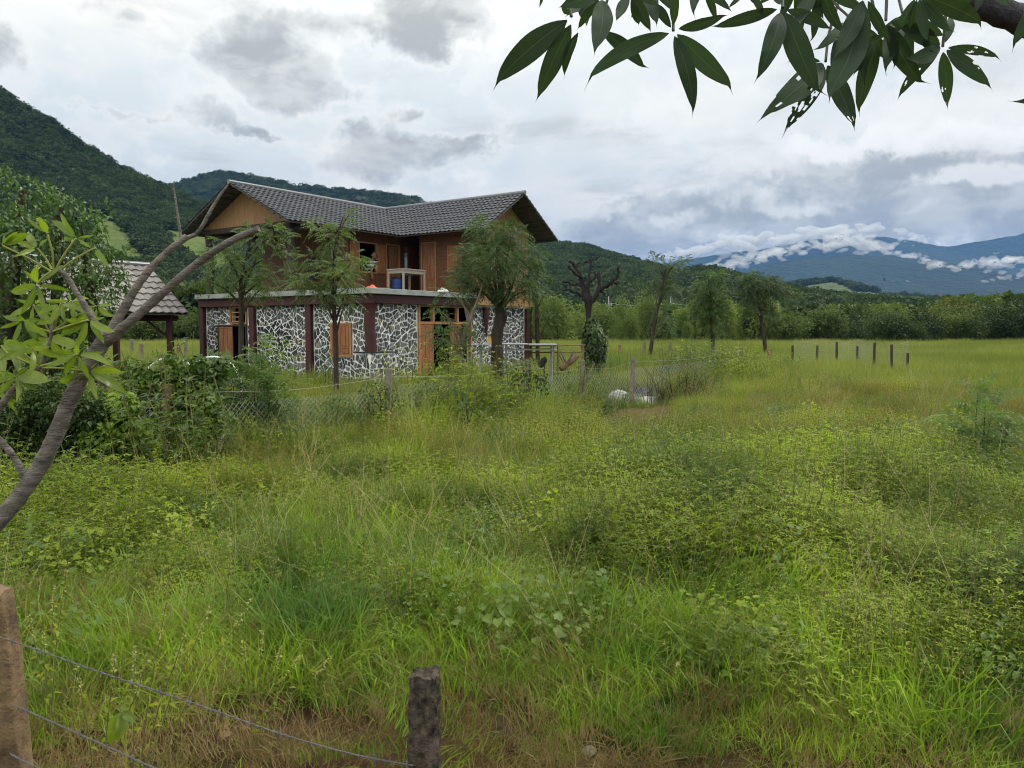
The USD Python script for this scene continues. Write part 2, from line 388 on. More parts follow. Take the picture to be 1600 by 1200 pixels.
class Hill:
    """A ridge with slopes towards and away from the eye: skyline given as seen, at its real distance D."""
    def __init__(s, skyline, D, front, back, drop=0.0, rough=.16, seed=1, p=1.15):
        sk = np.array([at(x, y, D) for x, y in skyline])
        s.xs, s.zs = sk[:, 0], np.maximum(sk[:, 2] - drop, 0)
        s.D, s.front, s.back, s.rough, s.seed, s.p = D, front, back, rough, seed, p
    def z(s, x, y):
        x, y = np.asarray(x, float), np.asarray(y, float)
        ridge = np.interp(x, s.xs, s.zs, left=0, right=0)
        k = np.exp(-((x - s.xs.mean()) / (abs(s.xs[-1] - s.xs[0]) * .75)) ** 8)
        up = np.clip((y - s.front) / (s.D - s.front), 0, 1)
        dn = np.clip((s.back - y) / (s.back - s.D), 0, 1)
        t = np.where(y < s.D, up, dn)
        L = (s.D - s.front)
        q = np.stack([x / L * 3.2, y / L * 1.6, np.full_like(x, s.seed)], -1)
        n = meshkit.fbm(q, 5, s.seed) - .5
        w = np.clip(4 * t * (1 - t), 0, 1)
        fine = meshkit.fbm(q * 9, 3, s.seed + 3) - .5
        return ridge * (t ** s.p + s.rough * 2.2 * n * w * t) + ridge * .035 * fine * np.clip(t * 3, 0, 1) - .6
    def mesh(s, nx=220, ny=90, x0=None, x1=None):
        x = np.linspace(s.xs[0] if x0 is None else x0, s.xs[-1] if x1 is None else x1, nx)
        y = np.concatenate([np.linspace(s.front, s.D, int(ny * .72)), np.linspace(s.D, s.back, ny - int(ny * .72) + 1)[1:]])
        X, Y = np.meshgrid(x, y, indexing='ij')
        v = np.stack([X, Y, s.z(X, Y)], -1).reshape(-1, 3)
        ny = len(y)
        i, j = np.meshgrid(np.arange(nx - 1), np.arange(ny - 1), indexing='ij')
        q = np.stack([i * ny + j, (i + 1) * ny + j, (i + 1) * ny + j + 1, i * ny + j + 1], -1).reshape(-1, 4)
        return v, np.vstack([q[:, [0, 1, 2]], q[:, [0, 2, 3]]])
def fields_of(P, polys):
    """1 where a cleared field lies (outlines given as they are seen), else 0."""
    import shapely
    px = to_px(P); out = np.zeros(len(P))
    for poly in polys:
        out = np.maximum(out, shapely.contains_xy(Polygon(poly).buffer(2), px[:, 0], px[:, 1]).astype(float))
    return out
def put_hill(name, hill, mat, label, polys=(), cat_='hill', **kw):
    m = hill.mesh(**kw)
    o = obj(name, m, mat, smooth=True, kind='structure', label=label)
    tag(o, cat=cat_)
    f = fields_of(m[0], polys) if len(polys) else np.zeros(len(m[0]))
    f = f * (m[0][:, 1] < hill.D * .999)
    UsdGeom.PrimvarsAPI(o).CreatePrimvar('field', Sdf.ValueTypeNames.FloatArray, 'vertex').Set(Vt.FloatArray.FromNumpy(f.astype(np.float32)))
    return o

near_hill = Hill([(-900, 60), (-420, 40), (-150, 70), (0, 138), (45, 166), (110, 210), (180, 252), (250, 286), (330, 318), (420, 352), (520, 396), (620, 432), (760, 470), (900, 505)], 720, 190, 1250, drop=5.0, seed=3)
behind_hill = Hill([(100, 330), (250, 292), (310, 277), (350, 266), (395, 275), (450, 287), (510, 294), (560, 298), (600, 301), (650, 311), (720, 338), (800, 372), (900, 420), (1000, 470)], 1700, 900, 2600, drop=6.0, seed=8)
centre_hill = Hill([(560, 470), (640, 440), (720, 405), (800, 384), (850, 380), (905, 381), (950, 395), (1000, 410), (1050, 424), (1100, 434), (1160, 448), (1230, 468), (1320, 492), (1420, 505)], 980, 330, 1700, drop=5.0, seed=14)
low_hill = Hill([(960, 480), (1020, 455), (1058, 428), (1092, 418), (1122, 424), (1150, 434), (1185, 442), (1230, 456), (1290, 476), (1380, 497)], 620, 300, 900, drop=4.0, seed=21)
field_hill = Hill([(1120, 490), (1190, 462), (1225, 448), (1270, 439), (1300, 437), (1330, 447), (1370, 461), (1420, 462), (1470, 465), (1520, 476), (1600, 492), (1680, 503)], 1700, 1050, 2400, drop=1.0, seed=33, rough=.10)
side_hill = Hill([(1380, 490), (1440, 470), (1475, 458), (1510, 458), (1550, 470), (1620, 488), (1720, 500)], 2300, 1750, 3000, drop=2.0, seed=41)
front_range = Hill([(900, 505), (1040, 468), (1110, 440), (1150, 429), (1200, 414), (1250, 404), (1310, 399), (1380, 399), (1450, 408), (1530, 428), (1620, 445), (1760, 462), (2000, 480), (2300, 500)], 5200, 2900, 7600, seed=52, rough=.2)
back_range = Hill([(700, 500), (850, 452), (980, 420), (1060, 408), (1120, 398), (1200, 388), (1270, 374), (1330, 371), (1385, 370), (1440, 378), (1480, 386), (1540, 375), (1600, 365), (1700, 345), (1850, 350), (2100, 380), (2500, 440)], 7600, 5200, 10500, seed=66, rough=.2)

NEAR_FIELDS = [[(128, 338), (158, 338), (190, 352), (218, 385), (236, 412), (205, 418), (170, 410), (140, 372)], [(252, 362), (300, 360), (330, 374), (356, 400), (372, 430), (330, 440), (292, 400), (266, 392)]]
FIELD_FIELDS = [[(1195, 470), (1225, 456), (1262, 448), (1300, 442), (1330, 452), (1350, 470), (1330, 478)], [(1310, 458), (1345, 458), (1390, 462), (1440, 462), (1490, 472), (1530, 484), (1400, 486), (1340, 476)]]
put_hill('hill', near_hill, M['slope_near'], 'steep forested hill on the left with pale cleared slopes', NEAR_FIELDS, nx=300, ny=150)
put_hill('hill', behind_hill, M['slope_mid'], 'dark blue-green ridge behind the house roof')
put_hill('hill', centre_hill, M['slope_mid'], 'rounded forested hill right of the stone house')
put_hill('hill', low_hill, M['slope_mid'], 'low dark hill behind the power poles')
put_hill('hill', field_hill, M['slope_blue'], 'foothill patched with pale green fields', FIELD_FIELDS, nx=260, ny=130)
put_hill('hill', side_hill, M['slope_mid'], 'small dark hill at the foot of the mountains')
put_hill('mountain', front_range, M['slope_far'], 'broad blue mountain below the white mist', cat_='mountain', nx=260, ny=130)
put_hill('mountain', back_range, M['slope_far'], 'farthest blue mountain reaching into the cloud', cat_='mountain', nx=260, ny=130)
# ------------------------------------------------------------------ the stone house
HC, HTH = np.array([-4.623, 25.001]), 0.613
HA, HB = np.array([-math.cos(HTH), math.sin(HTH)]), np.array([math.sin(HTH), math.cos(HTH)])
def hw(s, t, z): return np.array([*(HC + s * HA + t * HB), z])          # house grid (s to the left, t to the back) -> world
def hl(p):                                                              # world -> house grid
    q = np.asarray(p)[..., :2] - HC
    return np.stack([q @ HA, q @ HB, np.asarray(p)[..., 2]], -1)
def hbox(s0, s1, t0, t1, z0, z1, bevel=0.0): return bxm(-s1, -s0, t0, t1, z0, z1, bevel)
ZS, ZR, ZE = 3.319, 7.244, 5.641
S1, S2, T1, T2, OL, OR, EO = 4.003, 8.9, 5.684, 9.184, .56, 1.03, .775
SM, TM = (S1 + S2) / 2, (T1 + T2) / 2
SLA, SLB = (ZR - ZE) / ((S2 - S1) / 2 + EO), (ZR - ZE) / ((T2 - T1) / 2 + EO)

plain('mortar', (.84, .84, .81), rough=.85, var=.22, scale=4, bump=.5, bscale=60)
plain('stone_grey', (.072, .074, .074), rough=.75, var=.35, scale=8, bump=.8, bscale=45)
plain('stone_light', (.15, .15, .145), rough=.78, var=.3, scale=7, bump=.8, bscale=45)
plain('stone_blue', (.042, .044, .046), rough=.7, var=.35, scale=8, bump=.8, bscale=45)
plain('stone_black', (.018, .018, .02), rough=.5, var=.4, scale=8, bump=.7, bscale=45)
plain('stone_tan', (.27, .22, .14), rough=.8, var=.3, scale=9, bump=.8, bscale=45)
plain('maroon', (.052, .018, .017), rough=.5, var=.35, scale=3, bump=.3, bscale=25)
plain('concrete', (.26, .275, .265), rough=.85, var=.25, scale=2.2, bump=.4, bscale=40)
plain('board_red', (.125, .052, .027), rough=.5, var=.3, scale=3, bump=.25, bscale=20, stretch=(9, 9, 1.0))
plain('board_tan', (.33, .19, .088), rough=.6, var=.25, scale=3, bump=.25, bscale=20, stretch=(9, 9, .7))
plain('wood_frame', (.33, .17, .075), rough=.55, var=.3, scale=4, bump=.25, bscale=20, stretch=(6, 6, 1.2))
plain('wood_shutter', (.27, .115, .045), rough=.5, var=.4, scale=4, bump=.3, bscale=20, stretch=(8, 8, 1.0))
plain('wood_door', (.23, .10, .045), rough=.5, var=.45, scale=4, bump=.3, bscale=20, stretch=(8, 8, .8))
plain('wood_dark', (.045, .032, .028), rough=.7, var=.4, scale=5, bump=.8, bscale=14, stretch=(5, 5, .8))
plain('wood_grey', (.26, .22, .18), rough=.8, var=.4, scale=5, bump=.5, bscale=25, stretch=(1, 7, 7))
plain('roof_tile', (.046, .051, .060), rough=.55, spec=.35, var=.22, scale=1.6, bump=.25, bscale=40)
plain('roof_under', (.085, .075, .068), rough=.8, var=.3, scale=3)
plain('ridge_metal', (.115, .12, .13), rough=.35, spec=.6, var=.15, scale=4)
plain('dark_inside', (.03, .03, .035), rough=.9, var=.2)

house = thing('stone_house', 'two-storey house of crazy-paved grey stone below and brown boards above, under dark tiled gables', 'house', (*HC, 0), -HTH)
rng = np.random.default_rng(5)

def wall_panel(poly, along, const, thick, mat, name, out=0.0):
    """A wall standing on the line t=const ('t', poly in (s, z)) or s=const ('s', poly in (t, z)); the face outwards at const, thickness inwards."""
    m = trimesh.creation.extrude_polygon(poly, thick, engine='earcut')
    v = np.array(m.vertices); f = np.array(m.faces)
    if along == 't': w = np.stack([-v[:, 0], const + thick - v[:, 2], v[:, 1]], 1)
    else: w = np.stack([-(const + thick - v[:, 2]), v[:, 0], v[:, 1]], 1)
    tm = trimesh.Trimesh(w, f, process=False)
    if tm.volume < 0: tm.invert()
    return obj(name, tm, mat, house)
def rect(a0, a1, z0, z1): return sbox(a0, z0, a1, z1)

# ground floor: openings, walls, stones
WT = WS = .26
left_open = [rect(6.74, 8.52, 0, 2.12), rect(6.70, 7.72, 2.16, 2.90), rect(1.09, 2.08, 1.06, 2.18)]
right_open = [rect(2.62, 5.64, 0, 2.84)]
left_wall = rect(WS, 9.46, -.3, 3.12)
for o in left_open: left_wall = left_wall.difference(o)
right_wall = rect(WT, 9.42, -.3, 3.12)
for o in right_open: right_wall = right_wall.difference(o)
wall_panel(left_wall, 't', WT, .2, M['mortar'], 'wall')
wall_panel(right_wall, 's', WS, .2, M['mortar'], 'wall')
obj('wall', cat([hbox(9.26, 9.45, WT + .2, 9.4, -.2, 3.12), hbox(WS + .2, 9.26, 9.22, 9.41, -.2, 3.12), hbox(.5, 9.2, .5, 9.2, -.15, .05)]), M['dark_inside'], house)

def pave(poly, cell, seed):
    """Crazy paving: the face is split again and again by slanting cuts, the cuts are bent, and the pieces shrink to leave uneven joints."""
    from shapely.ops import split as cut
    from shapely.geometry import LineString
    r = np.random.default_rng(seed)
    done, todo = [], [poly]
    if poly.bounds[2] - poly.bounds[0] > 1.6:
        todo = [poly.intersection(rect(a_, a_ + .9, -1, 4)) for a_ in np.arange(poly.bounds[0], poly.bounds[2], .9)]
    while todo:
        q = todo.pop()
        for p in getattr(q, 'geoms', [q]):
            if p.is_empty or p.geom_type != 'Polygon' or p.area < .0015: continue
            if p.area < cell * cell * r.uniform(.55, 1.7): done.append(p); continue
            c = np.array(p.centroid.coords[0]); mr = np.array(p.minimum_rotated_rectangle.exterior.coords)
            e1, e2 = mr[1] - mr[0], mr[2] - mr[1]
            long_ = e1 if np.linalg.norm(e1) > np.linalg.norm(e2) else e2
            an = math.atan2(long_[1], long_[0]) + PI / 2 + r.normal() * .45
            c = c + r.normal(size=2) * .10 * np.linalg.norm(long_); d_ = np.array([math.cos(an), math.sin(an)]) * 9
            parts = cut(p, LineString([c - d_, c + d_]))
            todo += list(parts.geoms) if len(parts.geoms) > 1 else []
            if len(parts.geoms) < 2: done.append(p)
    out = []
    for p in done:
        a = p.buffer(-r.uniform(.008, .017), join_style=2)
        for q in getattr(a, 'geoms', [a]):
            if q.is_empty or q.geom_type != 'Polygon' or q.area < .002: continue
            v_ = np.array(q.segmentize(.16).exterior.coords)[:-1]
            n3 = np.stack([v_[:, 0] * 4, v_[:, 1] * 4, np.zeros(len(v_))], 1)
            w_ = v_ + np.stack([meshkit.noise(n3, 3), meshkit.noise(n3, 4)], 1) * .11 - .055
            w_ = w_ + (v_.mean(0) - v_) * r.uniform(0, .20, (len(v_), 1))
            g_ = Polygon(w_).buffer(-.006, join_style=2).buffer(.005, join_style=1, quad_segs=1).simplify(.005)
            if g_.is_empty or g_.geom_type != 'Polygon' or g_.area < .0015: continue
            g_ = g_.intersection(poly)
            if g_.is_empty or g_.geom_type != 'Polygon': continue
            h_ = g_.convex_hull if g_.area > .93 * g_.convex_hull.area else g_
            out.append(np.array(h_.exterior.coords)[:-1])
    return out
STONES = []
def add_stones(poly, along, const, seed, cell=.25):
    for ring in pave(poly, cell, seed):
        if Polygon(ring).exterior.is_ccw is False: ring = ring[::-1]
        n, c = len(ring), ring.mean(0)
        d = rng.uniform(.016, .034)
        top = c + (ring - c) * rng.uniform(.86, .93)
        k = np.arange(n)
        uv = np.vstack([ring, top]); dep = np.concatenate([np.full(n, -.004), np.full(n, d)])
        tilt = rng.normal(size=2) * .03
        dep[n:] = d + (top - c) @ tilt
        if along == 't': v = np.stack([-uv[:, 0], const - dep, uv[:, 1]], 1)
        else: v = np.stack([-(const - dep), uv[:, 0], uv[:, 1]], 1)
        f = [np.stack([k, (k + 1) % n, n + (k + 1) % n], 1), np.stack([k, n + (k + 1) % n, n + k], 1), np.asarray(trimesh.creation.triangulate_polygon(Polygon(ring), engine='earcut')[1])[:, :3] + n]
        f = np.vstack(f)
        tm = trimesh.Trimesh(v, f, process=False)
        nrm = tm.face_normals[-1]
        if (along == 't' and nrm[1] > 0) or (along == 's' and nrm[0] < 0): f = f[:, ::-1]
        s, t = (c[0], const) if along == 't' else (const, c[0])
        z = c[1]
        u = rng.uniform()
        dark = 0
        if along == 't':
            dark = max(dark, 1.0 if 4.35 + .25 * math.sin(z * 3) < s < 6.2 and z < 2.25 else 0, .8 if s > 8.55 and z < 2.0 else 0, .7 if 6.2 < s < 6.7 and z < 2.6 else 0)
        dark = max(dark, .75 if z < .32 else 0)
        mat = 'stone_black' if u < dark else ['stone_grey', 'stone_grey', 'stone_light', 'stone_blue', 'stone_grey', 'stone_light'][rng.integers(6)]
        if rng.uniform() < .05: mat = 'stone_tan'
        px = to_px(hw(s, t, z)); dist = hw(s, t, z)[1]
        size = Polygon(ring).area * (.72 if along == 't' else .5) / dist ** 2
        if s > 9.3 or z < .05: size *= .2
        STONES.append((size, v, f, mat))
lp = rect(WS + .02, 9.3, -.05, 2.84)
for o in left_open: lp = lp.difference(o.buffer(.05, join_style=2))
for s in (6.29, 3.13): lp = lp.difference(rect(s - .17, s + .17, -1, 3))
lp = lp.difference(rect(-.2, .66, -1, 1.24))
rp = rect(WT + .02, 9.26, -.05, 2.84)
for o in right_open: rp = rp.difference(o.buffer(.07, join_style=2))
rp = rp.difference(rect(-.2, 1.12, -1, 1.24))
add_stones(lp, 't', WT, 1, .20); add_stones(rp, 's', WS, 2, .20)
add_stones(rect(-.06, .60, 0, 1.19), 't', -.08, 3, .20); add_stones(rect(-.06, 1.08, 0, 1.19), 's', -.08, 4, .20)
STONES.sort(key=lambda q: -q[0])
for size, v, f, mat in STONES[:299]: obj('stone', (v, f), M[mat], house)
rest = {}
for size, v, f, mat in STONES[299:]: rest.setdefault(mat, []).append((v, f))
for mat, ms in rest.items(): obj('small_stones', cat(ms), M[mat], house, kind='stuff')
obj('plinth', hbox(-.08, .62, -.08, 1.10, -.2, 1.2), M['mortar'], house)
obj('plinth_cap', hbox(-.11, .65, -.11, 1.13, 1.2, 1.235), M['stone_black'], house)

# columns, beams, slab
for s in (9.47, 6.29, 3.13): obj('column', hbox(s - .14, s + .14, .10, .258, -.2, 2.815, .02), M['maroon'], house)
zc = np.linspace(1.236, 2.815, 12)
prof = np.stack([-.27 + .012 * np.sin(zc * 5), .30 + .01 * np.cos(zc * 4), zc], 1)
cr = .185 + .02 * np.exp(-((zc - 1.2) / .25) ** 2) + .10 * np.exp(-((zc - 2.83) / .13) ** 2)
obj('corner_column', tube(prof, cr, 14), M['maroon'], house, smooth=50, label='thick round corner column')
zt = np.linspace(1.7, 2.82, 6)
obj('column', tube(np.stack([np.full(6, -.13), np.full(6, 6.46), zt], 1), np.linspace(.03, .15, 6), 10), M['maroon'], house, smooth=40)
obj('column', hbox(.10, .258, 9.30, 9.55, -.2, 2.815, .02), M['maroon'], house)
obj('beam', hbox(.06, 9.55, .06, .34, 2.818, 3.13, .015), M['maroon'], house)
obj('beam', hbox(.06, .34, .345, 5.7, 2.83, 3.13, .015), M['maroon'], house)
sl = []
for k in range(8):
    a = -.06 + 9.66 * k / 8
    sl.append(hbox(a + (.004 if k else 0), a + 9.66 / 8, -.06, 5.67, 3.133, 3.316, .012))
obj('slab', cat(sl + [hbox(.06, 9.5, 5.672, 9.15, 3.133, 3.30)]), M['concrete'], house)

# upper floor boards
def boards(poly, along, const, mat, name, width=.13, horizontal=False, out=1):
    ms = []
    x0, y0, x1, y1 = poly.bounds
    a0, a1 = (y0, y1) if horizontal else (x0, x1)
    n = max(int(round((a1 - a0) / width)), 1); w = (a1 - a0) / n
    for k in range(n):
        st = rect(x0, x1, a0 + k * w, a0 + (k + 1) * w - .009) if horizontal else rect(a0 + k * w, a0 + (k + 1) * w - .009, y0, y1)
        q = st.intersection(poly)
        for g_ in getattr(q, 'geoms', [q]):
            if g_.is_empty or g_.geom_type != 'Polygon' or g_.area < .002: continue
            e = trimesh.creation.extrude_polygon(g_, .022 + .004 * rng.uniform(), engine='earcut')
            v = np.array(e.vertices)
            if along == 't': v = np.stack([-v[:, 0], const - v[:, 2], v[:, 1]], 1)
            else: v = np.stack([-(const - v[:, 2]), v[:, 0], v[:, 1]], 1)
            tm = trimesh.Trimesh(v, e.faces, process=False)
            if tm.volume < 0: tm.invert()
            ms.append(tm)
    return obj(name, cat(ms), mat, house, kind='stuff')
def zl(s): return ZR - SLA * abs(s - SM)          # roof height over the left wing
def zb(t): return ZR - SLB * abs(t - TM)
WP = 2.60
w1 = rect(S1, S2, ZS, 6.0)
wall_panel(w1, 't', WP, .12, M['board_red'], 'upper_wall'); boards(w1, 't', WP, M['board_red'], 'wall_boards')
w2 = rect(WP, 5.66, ZS, 5.98)
for o in (rect(3.38, 4.34, 4.18, 5.34), rect(4.88, 5.64, ZS, 5.38)): w2 = w2.difference(o)
wall_panel(w2, 's', S1, .12, M['board_red'], 'upper_wall'); boards(w2, 's', S1, M['board_red'], 'wall_boards')
w3 = rect(0, 2.9, ZS, 5.98)
for o in (rect(2.02, 2.76, ZS, 5.40), rect(.70, 1.40, 4.2, 5.2)): w3 = w3.difference(o)
wall_panel(w3, 't', T1, .12, M['board_red'], 'upper_wall')
boards(w3.intersection(rect(0, 2.9, ZS, 4.2)), 't', T1, M['board_red'], 'wall_boards')
boards(w3.intersection(rect(0, 2.9, 4.205, 6)), 't', T1, M['board_red'], 'wall_boards', horizontal=True)
gp = Polygon([(T1 - .02, 2.90), (9.62, 2.90), (9.62, 3.35), (T2, 3.36), (T2, zb(T2) - .08), (TM, ZR - .09), (T1 - .02, zb(T1) - .08)])
wall_panel(gp.intersection(rect(T1, T2, ZS, 8)), 's', 0.0, .1, M['board_tan'], 'gable_wall')
boards(gp, 's', -.002, M['board_tan'], 'gable_boards', .15)
ge = Polygon([(S1 - .30, 5.80), (S2 + .36, 5.80), (S2 + .36, zl(S2 + .36) - .03), (SM, ZR - .09), (S1 - .30, zl(S1 - .30) - .06)])
wall_panel(ge, 't', .20, .06, M['board_tan'], 'gable_wall'); boards(ge, 't', .198, M['board_tan'], 'gable_boards', .12)
obj('porch_beam', cat([hbox(S1 - .05, S2 + .3, .10, .32, 5.62, 5.795), hbox(S2 - .1, S2 + .1, .325, WP, 5.6, 5.78), hbox(S1 - .1, S1 + .1, .325, WP - .03, 5.6, 5.78)]), M['wood_dark'], house)
for s in (S2 - .02, S1 + .02):
    zz_ = np.linspace(ZS - .003, 5.618, 14)
    obj('porch_column', tube(np.stack([-s + .025 * np.sin(zz_ * 2.3 + s), .18 + .02 * np.cos(zz_ * 3), zz_], 1), .15 + .018 * np.sin(zz_ * 4 + s), 12), M['wood_dark'], house, smooth=50, label='rough log porch column')
obj('porch_ceiling', hbox(S1, S2, .33, WP - .03, 5.80, 5.83), M['roof_under'], house)
# rooms behind: recess between the wings, back walls, floors
bw = rect(2.78, 4.0, ZS, 5.9)
wall_panel(bw, 't', 8.9, .1, M['board_red'], 'recess_wall')
obj('recess_wall', hbox(2.70, 2.78, T1 + .15, 8.88, ZS, 5.9), M['board_red'], house)
wall_panel(rect(T1 + .01, 8.88, ZS, 5.9).difference(rect(6.0, 6.27, 4.38, 5.34)), 's', 4.02, .1, M['board_red'], 'recess_wall')
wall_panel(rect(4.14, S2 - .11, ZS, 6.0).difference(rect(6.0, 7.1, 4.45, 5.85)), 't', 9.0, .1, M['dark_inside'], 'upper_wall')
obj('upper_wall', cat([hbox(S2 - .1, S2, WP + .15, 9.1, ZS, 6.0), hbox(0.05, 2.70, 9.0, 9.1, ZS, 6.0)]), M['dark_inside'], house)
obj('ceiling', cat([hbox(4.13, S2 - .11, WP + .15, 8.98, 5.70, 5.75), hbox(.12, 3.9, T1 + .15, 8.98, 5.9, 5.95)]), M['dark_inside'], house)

# roofs: waved tiles in stepped rows
def tile_slope(O, eu, ev, u0, u1, v1, cuts, name, col=.22, row=.25, label=None):
    O, eu, ev = np.array(O, float), unit(np.array(eu, float)), unit(np.array(ev, float))
    N = np.cross(eu, ev); N = N if N[2] > 0 else -N
    nc = int(math.ceil((u1 - u0) / col)); ph = np.array([0, .16, .34, .5, .66, .84])
    u = u0 + (np.concatenate([np.arange(nc)[:, None] + ph[None]], 1).ravel()) * col
    u = np.append(u[u < u1], u1)
    hw_ = .5 + .5 * np.sin(2 * PI * ((u - u0) / col)) ; hw_ = .044 * hw_ ** .8
    rows = int(round(v1 / row)); row = v1 / rows; P0 = None
    vv, hh = [], []
    for r in range(rows): vv += [r * row, (r + 1) * row + .012]; hh += [0.0, .034]
    jit = rng.normal(size=(len(vv), 1, 1)) * .003 + rng.normal(size=(1, nc + 1, 1)).repeat(6, 1)[:, :len(u)] * .005
    P = O + u[None, :, None] * eu + np.array(vv)[:, None, None] * ev + (hw_[None, :, None] + np.array(hh)[:, None, None] + jit) * N
    nu, nv = len(u), len(vv)
    i, j = np.meshgrid(np.arange(nv - 1), np.arange(nu - 1), indexing='ij')
    q = np.stack([i * nu + j, (i + 1) * nu + j, (i + 1) * nu + j + 1, i * nu + j + 1], -1).reshape(-1, 4)
    tm = trimesh.Trimesh(P.reshape(-1, 3), np.vstack([q[:, [0, 1, 2]], q[:, [0, 2, 3]]]), process=False)
    # underside: plain sheet with thickness at the eaves
    und = np.array([O + u0 * eu - .03 * N, O + u1 * eu - .03 * N, O + u1 * eu + v1 * ev - .03 * N, O + u0 * eu + v1 * ev - .03 * N])
    und = trimesh.Trimesh(np.vstack([und, und + N * .03]), [[0, 1, 2], [0, 2, 3], [4, 6, 5], [4, 7, 6], [0, 4, 5], [0, 5, 1], [2, 6, 7], [2, 7, 3], [1, 5, 6], [1, 6, 2], [0, 3, 7], [0, 7, 4]], process=False).subdivide().subdivide()
    for (o, n) in cuts:
        tm = tm.slice_plane(o, n); und = und.slice_plane(o, n)
    if (tm.face_normals @ N).mean() < 0: tm.invert()
    p = obj(name, tm, M['roof_tile'], house, smooth=35, label=label)
    base = str(p.GetPath()) if hasattr(p, 'GetPath') else p
    obj('underside', und, M['roof_under'], p)
    return p
def L3(s, t, z): return np.array([-s, t, z])
hwL, hwR = (S2 - S1) / 2 + EO, (T2 - T1) / 2 + EO
J = L3(SM, TM, ZR)
valley_n = np.cross(L3(SM - hwL, TM - hwR, ZE) - J, [0, 0, 1]); valley_n /= np.linalg.norm(valley_n)
hip_n = np.cross(L3(SM + hwL, TM + hwR, ZE) - J, [0, 0, 1]); hip_n /= np.linalg.norm(hip_n)
def side(n, q): return n if (q - J) @ n > 0 else -n
lenA, lenB = math.hypot(hwL, ZR - ZE), math.hypot(hwR, ZR - ZE)
dA, dC = L3(-hwL, 0, -(ZR - ZE)), L3(hwL, 0, -(ZR - ZE))
dB, dD = np.array([0, -hwR, -(ZR - ZE)]), np.array([0, hwR, -(ZR - ZE)])
up_ = np.array([0, 1.0, 0])
tile_slope(L3(SM, -OL, ZR), up_, dA, 0, TM + OL, lenA, [(J, side(valley_n, L3(SM - 2, -OL, 6)))], 'roof_slope')
tile_slope(L3(SM, TM, ZR), (1, 0, 0), dB, 0, SM + OR, lenB, [(J, side(valley_n, L3(-OR, TM - 1, 6)))], 'roof_slope')
tile_slope(L3(SM, -OL, ZR), up_, dC, 0, TM + OL + hwR, lenA, [(J, side(hip_n, L3(SM + 2, -OL, 6)))], 'roof_slope')
tile_slope(L3(SM + hwL, TM, ZR), (1, 0, 0), dD, 0, SM + OR + hwL, lenB, [(J, side(hip_n, L3(0, TM + 2, 6)))], 'roof_slope')
obj('ridge_cap', tube([L3(SM, -OL - .03, ZR + .035), L3(SM, TM + .05, ZR + .035)], .085, 10), M['ridge_metal'], house, smooth=50)
obj('ridge_cap', tube([L3(SM + .02, TM, ZR + .04), L3(-OR - .03, TM, ZR + .04)], .085, 10), M['ridge_metal'], house, smooth=50)
obj('valley_strip', tube([J + [0, 0, .0], L3(SM - hwL, TM - hwR, ZE + .02)], .04, 6), M['roof_under'], house)
bars = []
for k in range(10):                                    # purlins under the overhanging roofs
    f_ = (k + .5) / 10
    bars.append(tube([L3(-OR + .02, TM, ZR - .075) + dB * f_, L3(.3, TM, ZR - .075) + dB * f_], .028, 4))
    bars.append(tube([L3(-OR + .02, TM, ZR - .075) + dD * f_, L3(.3, TM, ZR - .075) + dD * f_], .028, 4))
    bars.append(tube([L3(SM, -OL + .02, ZR - .075) + dC * f_, L3(SM, .5, ZR - .075) + dC * f_], .028, 4))
    bars.append(tube([L3(SM, -OL + .02, ZR - .075) + dA * f_, L3(SM, .3, ZR - .075) + dA * f_], .028, 4))
obj('purlins', cat(bars), M['roof_under'], house, kind='stuff')

# windows and doors
def panel_leaf(plane, const, a0, a1, z0, z1, mat, name, parent, thick=.04, slats=3, low=.25):
    """A panelled shutter or door leaf standing proud of its wall; rails and stiles around slats."""
    def bx_(a0, a1, z0, z1, d0, d1): return hbox(a0, a1, const - d1, const - d0, z0, z1, .004) if plane == 't' else hbox(const - d1, const - d0, a0, a1, z0, z1, .004)
    st = .06
    w = a1 - a0
    zl_ = z0 + (z1 - z0) * low
    p = obj(name, bx_(a0, a1, z0, z1, 0, thick * .55), mat, parent)
    obj('stile', bx_(a0, a0 + st, z0, z1, thick * .55, thick), mat, p); obj('stile', bx_(a1 - st, a1, z0, z1, thick * .55, thick), mat, p)
    for (q0, q1) in ((z0, z0 + st), (z1 - st, z1), (zl_ - st / 2, zl_ + st / 2)): obj('rail', bx_(a0 + st, a1 - st, q0, q1, thick * .55, thick), mat, p)
    n = slats; ws = (w - 2 * st) / n
    for k in range(n):
        obj('slat', bx_(a0 + st + k * ws + .012, a0 + st + (k + 1) * ws - .012, zl_ + st / 2 + .015, z1 - st - .015, thick * .55, thick * .95), mat, p)
    obj('panel', bx_(a0 + st + .02, a1 - st - .02, z0 + st + .02, zl_ - st / 2 - .02, thick * .55, thick * .9), mat, p)
    return p
def frame(plane, const, a0, a1, z0, z1, mat, name, parent, w=.06, d=(-.06, .035), bottom=True, bars=(), zbars=()):
    def bx_(a0, a1, z0, z1): return hbox(a0, a1, const - d[1], const - d[0], z0, z1, .004) if plane == 't' else hbox(const - d[1], const - d[0], a0, a1, z0, z1, .004)
    ms = [bx_(a0, a0 + w, z0, z1), bx_(a1 - w, a1, z0, z1), bx_(a0 + w, a1 - w, z1 - w, z1)]
    if bottom: ms.append(bx_(a0 + w, a1 - w, z0, z0 + w))
    for (q0, q1, qz0, qz1) in bars: ms.append(bx_(q0, q1, qz0, qz1))
    return obj(name, cat(ms), mat, parent)
wt = WT - .035
door_l = frame('t', wt, 6.72, 8.54, 0.02, 2.14, M['wood_dark'], 'door_frame', house, bottom=False, d=(-.09, .03))
panel_leaf('t', wt + .02, 7.60, 8.46, .06, 2.06, M['wood_door'], 'door', house, slats=3, low=.3)
